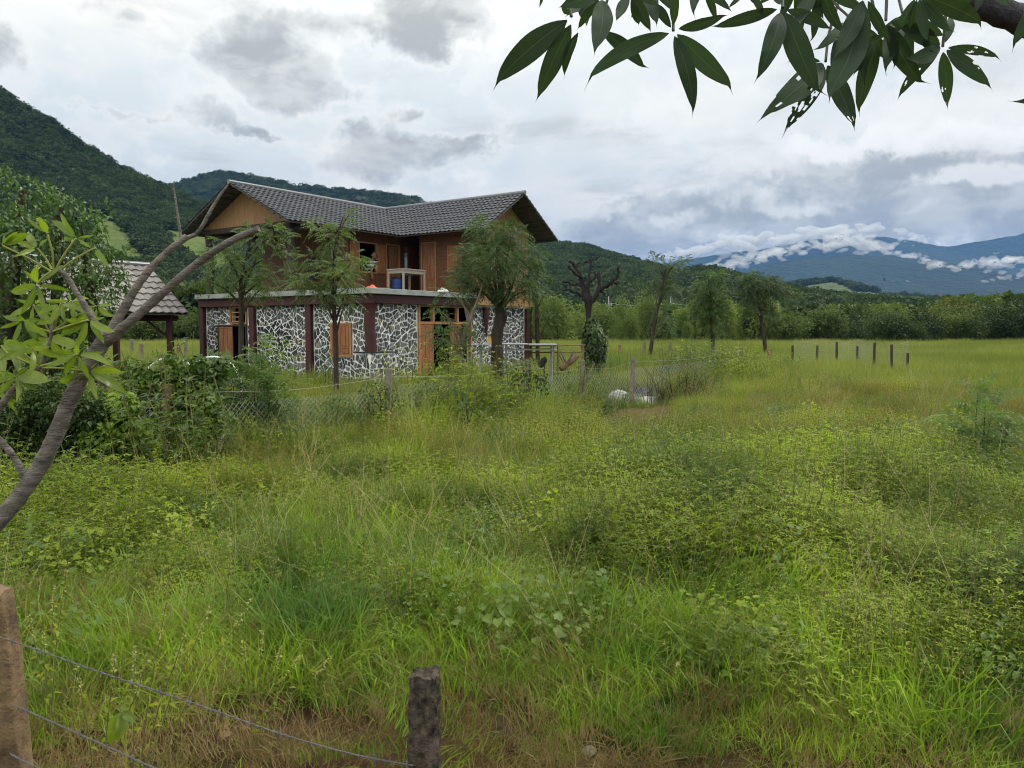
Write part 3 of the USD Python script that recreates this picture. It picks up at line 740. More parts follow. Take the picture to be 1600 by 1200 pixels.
frame('t', wt, 6.70, 7.72, 2.16, 2.90, M['wood_frame'], 'window_frame', house, bars=[(7.06, 7.10, 2.22, 2.84)])
sash = obj('window_sash', cat([hbox(7.09, 7.50, wt - .06, wt - .03, z_, z_ + .04) for z_ in (2.24, 2.41, 2.58, 2.76)] + [hbox(a_, a_ + .04, wt - .06, wt - .03, 2.2, 2.82) for a_ in (7.05, 7.5)]), M['wood_frame'], house)
frame('t', wt, 1.07, 2.10, 1.04, 2.20, M['wood_frame'], 'window_frame', house)
panel_leaf('t', wt + .01, 1.12, 1.575, 1.09, 2.15, M['wood_shutter'], 'shutter', house, slats=2)
panel_leaf('t', wt + .01, 1.59, 2.05, 1.09, 2.15, M['wood_shutter'], 'shutter', house, slats=2)
frame('s', wt, 2.60, 5.66, 0.02, 2.86, M['wood_frame'], 'door_frame', house, bottom=False, w=.09, d=(-.10, .03), bars=[(2.69, 5.57, 2.15, 2.24), (3.36, 3.46, 2.24, 2.77), (4.74, 4.84, 2.24, 2.77)])
panel_leaf('s', wt + .02, 2.70, 3.40, .06, 2.14, M['wood_shutter'], 'door', house, slats=3, low=.3)
panel_leaf('s', wt + .02, 4.36, 5.00, .06, 2.14, M['wood_shutter'], 'door', house, slats=3, low=.3)
us = S1 - .03
frame('s', us, 3.36, 4.36, 4.16, 5.36, M['wood_frame'], 'window_frame', house, w=.05)
panel_leaf('s', us, 2.90, 3.35, 4.18, 5.32, M['wood_shutter'], 'shutter', house, slats=2)
panel_leaf('s', us, 4.37, 4.80, 4.18, 5.32, M['wood_shutter'], 'shutter', house, slats=2)
frame('s', us, 4.86, 5.66, ZS, 5.40, M['wood_frame'], 'door_frame', house, bottom=False, w=.05)
panel_leaf('s', us + .05, 5.06, 5.60, ZS + .02, 5.33, M['wood_door'], 'door', house, slats=3, low=.3)
frame('t', T1 - .03, 2.00, 2.78, ZS, 5.42, M['wood_frame'], 'door_frame', house, bottom=False, w=.05)
panel_leaf('t', T1 + .02, 2.06, 2.72, ZS + .02, 5.36, M['wood_door'], 'door', house, slats=3, low=.3)
frame('t', T1 - .03, .68, 1.42, 4.18, 5.22, M['wood_shutter'], 'window_frame', house, w=.05)
panel_leaf('t', T1 - .01, .73, 1.05, 4.22, 5.18, M['wood_shutter'], 'shutter', house, slats=2); panel_leaf('t', T1 - .01, 1.06, 1.37, 4.22, 5.18, M['wood_shutter'], 'shutter', house, slats=2)

# ------------------------------------------------------------------ things on the terrace
def on_house(s, t, z): return hw(s, t, z)
tb = on_house(1.55, 3.45, ZS)
table = thing('table', 'rough grey wooden table standing on the terrace in front of the upstairs doors', 'table', tb, -HTH)
for k in range(5): obj('plank', bxm(-.42, .42, -.62 + k * .25, -.62 + k * .25 + .235, .80, .845, .006), M['wood_grey'], table)
for (x_, y_) in ((-.36, -.56), (.36, -.56), (-.36, .56), (.36, .56)):
    obj('leg', tube([(x_ * 1.05, y_ * 1.02, 0), (x_, y_, .80)], [.045, .052], 8), M['wood_grey'], table)
obj('apron', cat([bxm(-.40, .40, -.60, -.56, .68, .80), bxm(-.40, .40, .56, .60, .68, .80), bxm(-.40, -.36, -.555, .555, .68, .80), bxm(.36, .40, -.555, .555, .68, .80)]), M['wood_grey'], table)
plain('plastic_blue', (.03, .07, .22), rough=.4, var=.15)
plain('plastic_black', (.012, .012, .014), rough=.55, var=.3)
plain('cloth_white', (.72, .70, .68), rough=.9, var=.1, bump=.3, bscale=14)
plain('cloth_cream', (.52, .44, .33), rough=.9, var=.2, scale=3, bump=.4, bscale=10)
plain('plastic_orange', (.55, .10, .03), rough=.5, var=.2)
prof_ = np.array([(0, 0), (.2, 0), (.215, .03), (.21, .3), (.222, .33), (.21, .36), (.21, .62), (.20, .66), (.19, .67), (0, .67)])
brl = thing('barrel', 'blue plastic barrel beside the upstairs doorway', 'barrel', on_house(3.55, 5.05, ZS), 0)
obj('body', trimesh.creation.revolve(prof_, sections=20), M['plastic_blue'], brl, smooth=40)
obj('lid', trimesh.creation.revolve(np.array([(0, .672), (.205, .672), (.205, .70), (.19, .715), (0, .715)]), sections=20), M['plastic_black'], brl, smooth=40)
def draped(n, rx, ry, h, seed):
    g_ = np.linspace(-1, 1, n)
    X, Y = np.meshgrid(g_, g_, indexing='ij')
    r_ = np.sqrt(X ** 2 + Y ** 2)
    p_ = np.stack([X * 3, Y * 3, np.full_like(X, seed)], -1)
    Z = h * np.clip(1.05 - r_ ** 2, 0, 1) * (.45 + 1.1 * meshkit.fbm(p_, 3, seed))
    Z = np.maximum(Z, .008)
    v = np.stack([X * rx * (1 + .25 * (meshkit.noise(p_, seed + 1) - .5)), Y * ry, Z], -1).reshape(-1, 3)
    i, j = np.meshgrid(np.arange(n - 1), np.arange(n - 1), indexing='ij')
    q = np.stack([i * n + j, (i + 1) * n + j, (i + 1) * n + j + 1, i * n + j + 1], -1).reshape(-1, 4)
    q = q[(r_.ravel()[q].max(1) < 1.12)]
    return v, np.vstack([q[:, [0, 1, 2]], q[:, [0, 2, 3]]])
def small(name, mesh, mat, label, cat_, loc, rotz=0, smooth=True):
    o = obj(name, mesh, mat, smooth=smooth)
    x = UsdGeom.Xformable(o); x.AddTranslateOp().Set(Gf.Vec3d(*map(float, loc))); x.AddRotateZOp().Set(math.degrees(rotz))
    return tag(o, label, cat_)
small('cloth', draped(18, .24, .2, .14, 3), M['cloth_white'], 'crumpled white cloth on the right end of the terrace edge', 'cloth', on_house(.18, 3.9, ZS), -HTH)
small('sheet', draped(22, .85, .45, .12, 9), M['cloth_cream'], 'cream sheet heaped on the left end of the terrace edge', 'sheet', on_house(6.9, .48, ZS), -HTH)
small('mat', bxm(-.95, .95, -.35, .35, 0, .06, .02), M['plastic_black'], 'flat black mat on the terrace below the open window', 'mat', on_house(1.4, .95, ZS), -HTH, False)
small('cloth', draped(14, .28, .14, .10, 21), M['plastic_orange'], 'orange rag on the terrace next to the black mat', 'rag', on_house(.45, .55, ZS), -HTH)
small('box', bxm(-.05, .05, -.05, .05, 0, .12, .008), M['cloth_white'], 'tiny white box on the terrace near the slender tree', 'box', on_house(2.05, .30, ZS), -HTH, False)
jk = thing('jacket', 'black jacket with a white mark hanging on the porch wall', 'jacket', on_house(S1 + 1.55, WP - .10, 0), -HTH)
jm = cat([tube([(0, 0, 4.72), (0, -.02, 4.55), (.02, -.02, 4.2), (.05, 0, 3.92)], [.10, .20, .22, .24], 10), tube([(-.17, 0, 4.58), (-.25, -.03, 4.3), (-.24, -.03, 4.0)], [.07, .075, .06], 8)])
obj('body', (jm[0] * [1, .45, 1], jm[1]), M['plastic_black'], jk, smooth=50)
obj('mark', bxm(-.06, .06, -.115, -.10, 4.46, 4.52, .004), M['cloth_white'], jk)

# ------------------------------------------------------------------ the person at the window
import manifold3d as m3
def chain_body(bones, res=.022, smooth_n=10):
    parts = []
    for (a_, ra, b_, rb) in bones:
        s1 = m3.Manifold.sphere(ra, 20).translate(tuple(map(float, a_))); s2 = m3.Manifold.sphere(rb, 20).translate(tuple(map(float, b_)))
        parts.append(m3.Manifold.batch_hull([s1, s2]))
    m = m3.Manifold.batch_boolean(parts, m3.OpType.Add).refine_to_length(res * 2).to_mesh()
    t = trimesh.Trimesh(np.asarray(m.vert_properties[:, :3], float), np.asarray(m.tri_verts))
    trimesh.smoothing.filter_taubin(t, iterations=smooth_n)
    return t
plain('skin', (.24, .115, .07), rough=.55, var=.1, scale=12)
plain('hair', (.012, .010, .010), rough=.5, var=.2)
g = Graph(); tc_ = g.add('texture_coordinate') + '.object'
wv = g.add('wave_texture', {'bands_direction': 'z', 'scale': 2.3, 'distortion': .6}, vector=tc_) + '.fac'
pb = g.add('principled_bsdf', {'roughness': .9}, base_color=g.ramp(wv, [(.47, (.015, .015, .02)), (.53, (.68, .66, .66))]))
M['stripes'] = usdkit.material(stage, '/World/Looks/stripes', g.n, g.l, surface=pb + '.BSDF')
pt = 4.13
per = thing('person', 'person in black and white striped top leaning out of upstairs window, one arm hanging', 'person', on_house(S1, pt, ZS), -HTH)
# local x points out of the window, y along the wall to the right, z up from the floor
bones = [((-.22, 0, .95), .13, (-.06, 0, 1.28), .12), ((-.22, -.07, .92), .085, (-.24, -.08, .48), .06), ((-.24, -.08, .48), .058, (-.26, -.09, .07), .045), ((-.22, .07, .92), .085, (-.28, .08, .48), .06), ((-.28, .08, .48), .058, (-.34, .09, .07), .045),
         ((-.26, -.09, .045), .04, (-.14, -.10, .035), .035), ((-.34, .09, .045), .04, (-.22, .10, .035), .035),
         ((-.02, -.13, 1.34), .06, (-.02, .15, 1.34), .06), ((-.02, 0, 1.34), .052, (.05, .01, 1.45), .05),
         ((.08, .01, 1.53), .092, (.07, .01, 1.59), .098), ((.11, .01, 1.47), .045, (.14, .01, 1.50), .045), ((.165, .01, 1.53), .015, (.185, .01, 1.51), .013), ((.07, .105, 1.53), .022, (.07, .105, 1.56), .022), ((.07, -.085, 1.53), .022, (.07, -.085, 1.56), .022),
         ((-.02, -.14, 1.33), .055, (.10, -.17, 1.06), .043), ((.10, -.17, 1.06), .042, (.13, -.15, .80), .031), ((.13, -.15, .79), .03, (.135, -.145, .72), .034),
         ((-.02, .16, 1.33), .055, (.10, .24, 1.38), .043), ((.10, .24, 1.38), .04, (.16, .20, 1.55), .03), ((.16, .20, 1.55), .03, (.165, .17, 1.61), .034)]
for k, (dy, ln) in enumerate(((-.03, .075), (-.01, .085), (.01, .08), (.028, .065))):
    bones.append(((.135, -.145 + dy, .71), .0125, (.14, -.145 + dy, .71 - ln * .55), .011)); bones.append(((.14, -.145 + dy, .71 - ln * .55), .011, (.132, -.145 + dy, .71 - ln), .009))
bones.append(((.14, -.115, .75), .013, (.155, -.09, .70), .010))
for k, dz in enumerate((.03, .01, -.01, -.028)): bones.append(((.17, .165, 1.62 + dz), .0125, (.185, .11, 1.635 + dz), .009))
obj('body', chain_body(bones), M['skin'], per, smooth=60)
shirt = [((-.22, 0, .93), .15, (-.06, 0, 1.28), .145), ((-.03, -.14, 1.335), .075, (-.03, .16, 1.335), .075), ((-.02, -.14, 1.33), .072, (.085, -.165, 1.09), .062), ((-.02, .16, 1.33), .07, (.06, .21, 1.36), .06)]
obj('striped_top', chain_body(shirt), M['stripes'], per, smooth=60)
obj('trousers', chain_body([((-.22, -.07, .93), .105, (-.24, -.08, .48), .078), ((-.24, -.08, .48), .075, (-.26, -.09, .12), .062), ((-.22, .07, .93), .105, (-.28, .08, .48), .078), ((-.28, .08, .48), .075, (-.34, .09, .12), .062)]), M['plastic_black'], per, smooth=60)
obj('hair', chain_body([((.045, .01, 1.57), .105, (.05, .01, 1.61), .10), ((0.0, .01, 1.50), .07, (.02, .01, 1.58), .09)]), M['hair'], per, smooth=60)
obj('eyes', cat([((tube([(.158, .045, 1.545), (.166, .045, 1.545)], .011, 8))), tube([(.158, -.025, 1.545), (.166, -.025, 1.545)], .011, 8)]), M['hair'], per)
obj('mouth', tube([(.178, -.012, 1.482), (.182, .01, 1.48), (.178, .032, 1.482)], .006, 6), M['board_red'], per)
# ------------------------------------------------------------------ haze
haze_box = trimesh.creation.box([25600, 25600, 1120]); haze_box.apply_translation([0, 0, 560 - 2.5])
gh = Graph(); pv = gh.add('principled_volume', {'color': (.13, .33, .76), 'density': 5.2e-5, 'anisotropy': 0.0})
M['haze'] = usdkit.material(stage, '/World/Looks/haze', gh.n, gh.l, volume=pv + '.volume')
tag(obj('haze', haze_box, M['haze'], kind='stuff', label='thin blue haze over the valley'), cat='haze')

# white mist lying on the far mountains: closed puffy bodies of even vapour
import manifold3d as m3
gm = Graph(); pvm = gm.add('principled_volume', {'color': (.98, .985, 1.0), 'density': .009, 'anisotropy': 0.0})
M['mist'] = usdkit.material(stage, '/World/Looks/mist', gm.n, gm.l, volume=pvm + '.volume')
gm2 = Graph(); pvm2 = gm2.add('principled_volume', {'color': (.98, .985, 1.0), 'density': .006, 'anisotropy': 0.0})
M['mist_thin'] = usdkit.material(stage, '/World/Looks/mist_thin', gm2.n, gm2.l, volume=pvm2 + '.volume')
def mist(name, label, line, y, seed, per=2.2, mat='mist', rag=46):
    r = np.random.default_rng(seed); sp = []
    L = smooth_line(np.array(line, float), 400)
    s = np.concatenate([[0], np.cumsum(np.hypot(np.diff(L[:, 0]), np.diff(L[:, 1])))])
    n = int(s[-1] / per)
    for q in r.uniform(0, s[-1], n):
        a, b, c = (np.interp(q, s, L[:, k]) for k in range(3))
        e = abs(r.normal()) * .8                       # bigger in the heart of the bank, small scraps towards its edges
        rad = max(c * math.exp(-e * (1.1 if rag > 30 else .6)) * r.uniform(.35, .85), .9 if rag > 30 else 3.0)
        p_ = at(a + r.normal() * 6, b - .25 * c + (r.normal() * c * .75 if e > .6 else r.normal() * c * .3), y + r.normal() * 90)
        sp.append(m3.Manifold.sphere(rad * y / FPX, 12).scale((r.uniform(1.2, 2.2), 1.2, r.uniform(.5, .85))).rotate((0, r.uniform(-25, 25), 0)).translate(tuple(map(float, p_))))
    m_ = m3.Manifold.batch_boolean(sp, m3.OpType.Add).refine_to_length(11.0 * y / 5000).to_mesh()
    v = np.asarray(m_.vert_properties[:, :3], float); f = np.asarray(m_.tri_verts)
    t = trimesh.Trimesh(v, f); nn = t.vertex_normals; k = y / 5000
    v = t.vertices + nn * ((meshkit.fbm(t.vertices / (30.0 * k), 4, seed) - .52) * rag * k)[:, None]
    t = trimesh.Trimesh(v, t.faces); bits = t.split(only_watertight=False)
    big_ = max(np.prod(b_.extents) for b_ in bits)                # stray crumbs are dropped
    v, f = cat([b_ for b_ in bits if np.prod(b_.extents) > (.0015 if rag > 30 else .02) * big_])
    o = obj(name, (v, f), M[mat], label=label, kind='stuff')
    return tag(o, cat='mist')
mist('mist', 'long white mist bank lying along the shoulder of the blue mountain', [(1040, 432, 5), (1100, 424, 10), (1150, 414, 13), (1200, 402, 14), (1250, 392, 13), (1290, 383, 15), (1320, 378, 19), (1350, 382, 18), (1390, 393, 13), (1430, 404, 9), (1460, 412, 6)], 5350, 1)
mist('mist_001', 'white mist bank across the mountain at the far right', [(1420, 396, 4), (1450, 410, 8), (1490, 419, 10), (1530, 416, 11), (1580, 410, 14), (1640, 412, 14), (1700, 415, 10)], 4350, 2)
mist('mist_002', 'thin ragged mist low on the mountain at the right edge', [(1530, 442, 4), (1560, 434, 7), (1600, 431, 8), (1660, 428, 8)], 4100, 3, 3.0)
mist('mist_003', 'small wisp of mist high on the farthest ridge', [(1405, 376, 4), (1430, 375, 7), (1462, 382, 5)], 6400, 4, 2.5)
mist('mist_004', 'tiny wisps of mist low on the blue mountain', [(1392, 436, 3), (1408, 444, 4), (1425, 440, 3)], 4200, 5, 4.0)
mist('mist_007', 'grey-white cloud burying the crest of the farthest ridge', [(1030, 402, 8), (1090, 394, 13), (1150, 386, 16), (1210, 378, 17), (1260, 370, 15), (1330, 364, 14), (1400, 366, 10), (1450, 374, 6)], 7150, 11, 2.4, 'mist', 24)
mist('mist_005', 'wisps of mist above the house ridge', [(554, 314, 3), (570, 311, 6), (590, 317, 4)], 1500, 6, 2.5, 'mist_thin')
mist('mist_006', 'wisp of mist on the dark ridge right of the roof valley', [(638, 319, 3), (655, 314, 5), (676, 319, 3)], 1500, 7, 2.5, 'mist_thin')

# ------------------------------------------------------------------ forest on the hills
leafy('canopy_hill', (.015, .030, .010), (.085, .12, .04), rough=.7, trans=.15, patch=.012, spec=.2, own=.5)
leafy('canopy_plain', (.024, .046, .012), (.14, .195, .05), rough=.6, trans=.25, patch=.03, spec=.25, own=.6)
leafy('canopy_pale', (.07, .11, .026), (.20, .25, .07), rough=.6, trans=.3, patch=.05, spec=.25, own=.5)
leafy('canopy_dark', (.013, .030, .009), (.095, .135, .038), rough=.6, trans=.2, patch=.05, spec=.25, own=.6)
leafy('canopy_gold', (.05, .075, .015), (.20, .17, .04), rough=.6, trans=.25, patch=.3, spec=.2)
plain('bark', (.055, .042, .032), rough=.9, spec=.1, var=.4, scale=5, bump=.8, bscale=18, stretch=(3, 3, .6))
plain('bark_pale', (.17, .14, .115), rough=.85, spec=.15, var=.4, scale=6, bump=.8, bscale=25, stretch=(3, 3, 1.2))
def crown_leaves(rng, n, size, lobes=9, R=(1, 1, 1), flat=.6, inner=.55, up=.45):
    """Leaf clumps over a crown made of unequal boughs: uneven outline, gaps between the boughs."""
    R = np.array(R, float)
    d = rdir(rng, lobes, .25, .8)
    c = d * rng.uniform(.25, .68, (lobes, 1)); r = rng.uniform(.26, .52, lobes)
    c = np.vstack([c, [[0, 0, .1]]]); r = np.append(r, .42)
    w = r ** 2; k = rng.choice(len(c), n, p=w / w.sum())
    q = rdir(rng, n, .2, 1.0)
    rad = r[k] * rng.uniform(inner, 1.0, n) ** .5 * (1 + .18 * rng.normal(size=n))
    P = (c[k] + q * rad[:, None] * [1, 1, flat + .25]) * R
    D = unit(q + rdir(rng, n) * .8 + [0, 0, .1]); U = unit(q * .6 + rdir(rng, n) * .6 + [0, 0, up])
    L = size * rng.uniform(.6, 1.4, n)
    return leaves(P, D, U, L, L * rng.uniform(.45, .75, n), .18, .2)
rngf = np.random.default_rng(77)
HILL_CROWNS = [crown_leaves(rngf, 420, .24, 8, (1, 1, .82)) for _ in range(4)]
def forest(name, hill, n, size, mat, label, polys=(), ylim=None, xlim=None, seed=0, pxlim=(-120, 1720), keep=None):
    r = np.random.default_rng(seed)
    y = r.uniform(*(ylim or (hill.front, hill.D * 1.03)), n * 3)
    x = r.uniform(*(xlim or (hill.xs[0], hill.xs[-1])), n * 3)
    z = hill.z(x, y)
    P = np.stack([x, y, z], -1)
    px = to_px(P)
    ok = (px[:, 0] > pxlim[0]) & (px[:, 0] < pxlim[1]) & (z > 0.5)
    if len(polys): ok &= (fields_of(P, polys) < .5) | (y > hill.D)
    if keep is not None: ok &= keep(P, px)
    P = P[ok][:n]; m = len(P)
    sc = size * r.uniform(.6, 1.35, m) * (1 + .25 * (meshkit.noise(P / 60, 3) - .5))
    P[:, 2] += sc * .35
    S = np.stack([sc, sc, sc * r.uniform(.75, 1.15, m)], 1)
    return scatter(f'/World/{name}', [[(c, mat)] for c in HILL_CROWNS], r.integers(0, len(HILL_CROWNS), m), P, r.uniform(0, 2 * PI, m), S, label=label, cat_='forest')
forest('forest', near_hill, 16000, 6.0, M['canopy_hill'], 'dark forest covering the steep left hill', NEAR_FIELDS, seed=1, xlim=(-640, 140), pxlim=(-60, 900))
forest('forest_001', behind_hill, 9000, 10.0, M['canopy_hill'], 'forest along the ridge behind the house roof', seed=2, pxlim=(120, 760), keep=lambda P, px: px[:, 1] < 400)
forest('forest_002', centre_hill, 14000, 7.5, M['canopy_hill'], 'forest covering the rounded hill right of the house', seed=3, pxlim=(600, 1450))
forest('forest_003', low_hill, 5000, 6.5, M['canopy_hill'], 'dark forest on the low hill behind the power poles', seed=4, pxlim=(950, 1420))
forest('forest_004', field_hill, 2600, 9.0, M['canopy_hill'], 'scattered trees between the pale fields of the foothill', FIELD_FIELDS, seed=5, pxlim=(1120, 1640))
# ------------------------------------------------------------------ trees at the far edge of the field
def make_kind(name, mat, n, size, R, trunk_h, seed, lobes=11, bark='bark', flat=.6):
    c = proto_class(name)
    r = np.random.default_rng(seed)
    v, f = crown_leaves(r, n, size, lobes, R, flat)
    v = v + [0, 0, trunk_h + R[2] * .8]
    h = trunk_h + R[2] * 1.1
    tr = [tube(smooth_line([(0, 0, -.3), (.08, .05, trunk_h * .5), (-.06, .1, trunk_h), (.05, 0, h)], 8), np.linspace(.16, .03, 8) * h / 5, 7)]
    for k in range(5):
        a = r.uniform(0, 2 * PI); z0 = trunk_h * r.uniform(.7, 1.1)
        tr.append(tube(smooth_line([(0, 0, z0), (math.cos(a) * R[0] * .3, math.sin(a) * R[1] * .3, z0 + R[2] * .5), (math.cos(a) * R[0] * .6, math.sin(a) * R[1] * .6, z0 + R[2] * .9)], 6), np.linspace(.06, .012, 6) * h / 5, 5))
    base = str(c.GetPath())
    usdkit.mesh(stage, base + '/trunk', cat(tr), M[bark]); usdkit.mesh(stage, base + '/crown', (v, f), M[mat])
    return c
KIND = {
 'dark': [make_kind(f'dark_tree_{k:03d}', 'canopy_dark', 3600, .19, (2.0 + .25 * k, 2.0 + .2 * k, 1.9 + .15 * (k % 2)), .25, 100 + k) for k in range(4)],
 'green': [make_kind(f'green_tree_{k:03d}', 'canopy_plain', 3600, .18, (1.7 + .2 * k, 1.7, 1.9 + .2 * (k % 2)), .2, 110 + k) for k in range(4)],
 'pale': [make_kind(f'pale_tree_{k:03d}', 'canopy_pale', 3200, .17, (1.15 + .15 * k, 1.2, 2.05 + .15 * k), .25, 120 + k, lobes=13, flat=.9) for k in range(4)],
 'gold': [make_kind('gold_tree_000', 'canopy_gold', 3000, .22, (2.3, 2.1, 1.9), .3, 131)],
}
LAB = {'dark': 'dark green broad tree at the far edge of the field', 'green': 'mid green bushy tree at the far edge of the field', 'pale': 'pale yellow-green upright tree in the row beyond the field', 'gold': 'broad tree with golden flowering top beyond the field on the right'}
rt = np.random.default_rng(42)
MARKS = [(-60, 'behind the vine-covered tree'), (175, 'behind the pavilion roof'), (240, 'seen under the pavilion'), (300, 'between pavilion and house'), (800, 'behind the right corner of the house'), (855, 'between house and stump tree'), (925, 'just right of the stump tree'), (975, 'left of the leaning tufted sapling'), (1030, 'between leaning and dark saplings'),
         (1115, 'between dark and flat-crowned saplings'), (1195, 'just right of the flat-crowned sapling'), (1250, 'behind the left end of the net fence'), (1310, 'behind the middle of the net fence'), (1365, 'behind the right end of the net fence'), (1420, 'just left of the golden tree'), (1500, 'just right of the golden tree'), (1560, 'above the feathery shrub'), (1605, 'at the right edge')]
WORDS = {'dark': 'dark broad tree', 'green': 'mid green bushy tree', 'pale': 'pale yellow-green upright tree', 'gold': 'broad tree with golden flowering top'}
SEEN_LABELS = {}
def edge_tree(kind, px, y, h, name=None, label=None, grp=True):
    x = (px - 800) / FPX * y * 1.0
    base_h = {'dark': 4.3, 'green': 4.1, 'pale': 4.5, 'gold': 4.2}[kind]
    s = h / base_h
    k = KIND[kind][rt.integers(len(KIND[kind]))]
    where = [w for p_, w in MARKS if p_ <= px][-1] if kind != 'gold' else 'beyond the field on the right'
    row = 'back row' if y > 108 else ('front row' if y < 92 else 'middle row')
    size = 'tall ' if h > 5.4 else ('low ' if h < 4.5 else '')
    lab = f'{size}{WORDS[kind]} {where}, {row}' if kind != 'gold' else f'{WORDS[kind]} {where}'
    return dup(k, {'dark': 'broad_tree', 'green': 'bushy_tree', 'pale': 'upright_tree', 'gold': 'golden_tree'}[kind], lab, 'tree', (x, y, -.1), rt.uniform(0, 6.28), (s * rt.uniform(.9, 1.15), s * rt.uniform(.9, 1.15), s),
               group=None if kind == 'gold' else f'{WORDS[kind]}s {where}, {size}{row}')
for px in np.arange(835, 1260, 17):                     # pale plantation right of the house
    edge_tree('pale' if rt.uniform() < .8 else 'green', px + rt.uniform(-8, 8), rt.uniform(80, 116), rt.uniform(2.8, 7.2))
for px in np.arange(1235, 1440, 19):
    edge_tree('green' if rt.uniform() < .55 else 'dark', px + rt.uniform(-8, 8), rt.uniform(80, 108), rt.uniform(2.8, 6.4))
for px in np.arange(1400, 1640, 24):
    edge_tree('dark' if rt.uniform() < .6 else 'green', px + rt.uniform(-8, 8), rt.uniform(76, 92), rt.uniform(2.6, 6.6))
for px in np.arange(1190, 1640, 24):
    edge_tree('dark' if rt.uniform() < .75 else 'green', px + rt.uniform(-10, 10), rt.uniform(112, 145), rt.uniform(4.6, 7.0))
for px in np.arange(-20, 345, 30):                      # left, beyond the pavilion
    edge_tree('green' if rt.uniform() < .6 else 'dark', px + rt.uniform(-8, 8), rt.uniform(74, 95), rt.uniform(3.6, 5.6))
edge_tree('gold', 1478, 96, 7.4, grp=False)
# the wood behind them, too thick to count
def plain_wood(name, n, xr, yr, hr, mats, label, seed):
    r = np.random.default_rng(seed)
    y = r.uniform(*yr, n) ; px = r.uniform(*xr, n)
    P = np.stack([(px - 800) / FPX * y, y, np.zeros(n)], 1)
    h = r.uniform(*hr, n)
    P[:, 2] = h * .52
    S = np.stack([h * .55 * r.uniform(.8, 1.2, n), h * .55 * r.uniform(.8, 1.2, n), h * .55], 1)
    protos = [[(c, m)] for m in mats for c in HILL_CROWNS[:3]]
    scatter(f'/World/{name}', protos, r.integers(0, len(protos), n), P, r.uniform(0, 6.28, n), S, label=label, cat_='wood')
plain_wood('wood', 1500, (-120, 480), (98, 240), (4.5, 9), [M['canopy_plain'], M['canopy_dark']], 'thick wood at the foot of the left hill', 5)
plain_wood('wood_001', 2300, (780, 1720), (118, 330), (3.8, 6.8), [M['canopy_plain'], M['canopy_dark'], M['canopy_dark']], 'thick wood behind the trees at the field edge', 6)
plain_wood('wood_002', 500, (1200, 1350), (230, 330), (6, 9), [M['canopy_dark']], 'dark wood rising behind the power poles', 7)
plain_wood('wood_003', 420, (1470, 1720), (150, 260), (6, 10.5), [M['canopy_dark'], M['canopy_plain']], 'tall wood at the right edge of the picture', 8)

# ------------------------------------------------------------------ power poles across the wood
plain('pole_concrete', (.36, .36, .36), rough=.8, var=.1)
plain('wire_grey', (.32, .33, .34), rough=.5, var=.1)
poles = []
for k, (px, top, y) in enumerate([(951, 463, 150), (1048, 463, 165), (1186, 474, 170), (1217, 473, 175), (1246, 476, 150), (1270, 476, 190), (1311, 475, 160), (1332, 479, 195), (1345, 485, 165)]):
    p = at(px, top, y)
    nm = ['by the bare stump tree', 'beside the thin leaning tree', 'left of the paired poles', 'behind the pale trees', 'tallest of the middle poles', 'small one between taller poles', 'double armed, in the middle of the row', 'faint one right of the double armed pole', 'rightmost of the row']
    t = thing('power_pole', f'grey concrete power pole with crossarm, {nm[k]}', 'power pole', (p[0], y, 0), rt.uniform(-.3, .3))
    obj('pole', tube([(0, 0, -.5), (0, 0, p[2])], [.14, .10], 8), M['pole_concrete'], t)
    w = y / FPX * 5.5
    obj('crossarm', bxm(-w, w, -.22, -.13, p[2] * .78, p[2] * .78 + .16), M['pole_concrete'], t)
    obj('crossarm', bxm(-w * .7, w * .7, -.22, -.13, p[2] * .64, p[2] * .64 + .13), M['pole_concrete'], t)
    for q in (-.9, 0, .9): obj('insulator', tube([(w * q, -.17, p[2] * .78 + .16), (w * q, -.17, p[2] * .78 + .5)], .07, 6), M['wire_grey'], t)
    poles.append(np.array([p[0], y - .17, p[2] * .78 + .45]))
wires = []
for a, b in zip(poles[:-1], poles[1:]):
    for dz in (0, -.9):
        m_ = [a + (b - a) * q + np.array([0, 0, dz - 4 * .5 * q * (1 - q)]) for q in np.linspace(0, 1, 9)]
        wires.append(tube(m_, .03, 4, cap=False))
o = tag(obj('power_lines', cat(wires), M['wire_grey'], label='thin wires strung between the power poles'), cat='power lines')

# ------------------------------------------------------------------ trees near the house
leafy('leaf_feather', (.05, .09, .025), (.15, .215, .07), rough=.55, trans=.3, patch=2.5, tmul=1.4)
leafy('leaf_bigtree', (.035, .07, .02), (.12, .19, .06), rough=.5, trans=.28, patch=2.0, tmul=1.4, tip=(.16, .22, .08))
leafy('leaf_smoky', (.04, .065, .026), (.10, .15, .055), rough=.6, trans=.25, patch=1.0)
leafy('leaf_vine', (.022, .055, .010), (.10, .18, .035), rough=.4, trans=.3, patch=1.5, spec=.4, tip=(.25, .30, .12))
leafy('leaf_bush', (.045, .09, .012), (.18, .26, .04), rough=.5, trans=.35, patch=1.2)
leafy('leaf_lime', (.12, .20, .02), (.36, .46, .06), rough=.45, trans=.4, patch=1.5)
leafy('leaf_dark', (.028, .058, .013), (.105, .17, .04), rough=.5, trans=.3, patch=1.2)
leafy('leaf_bluish', (.08, .135, .045), (.21, .29, .10), rough=.6, trans=.35, patch=1.5)
leafy('leaf_dry', (.10, .07, .025), (.22, .17, .06), rough=.7, trans=.25, patch=1.2)

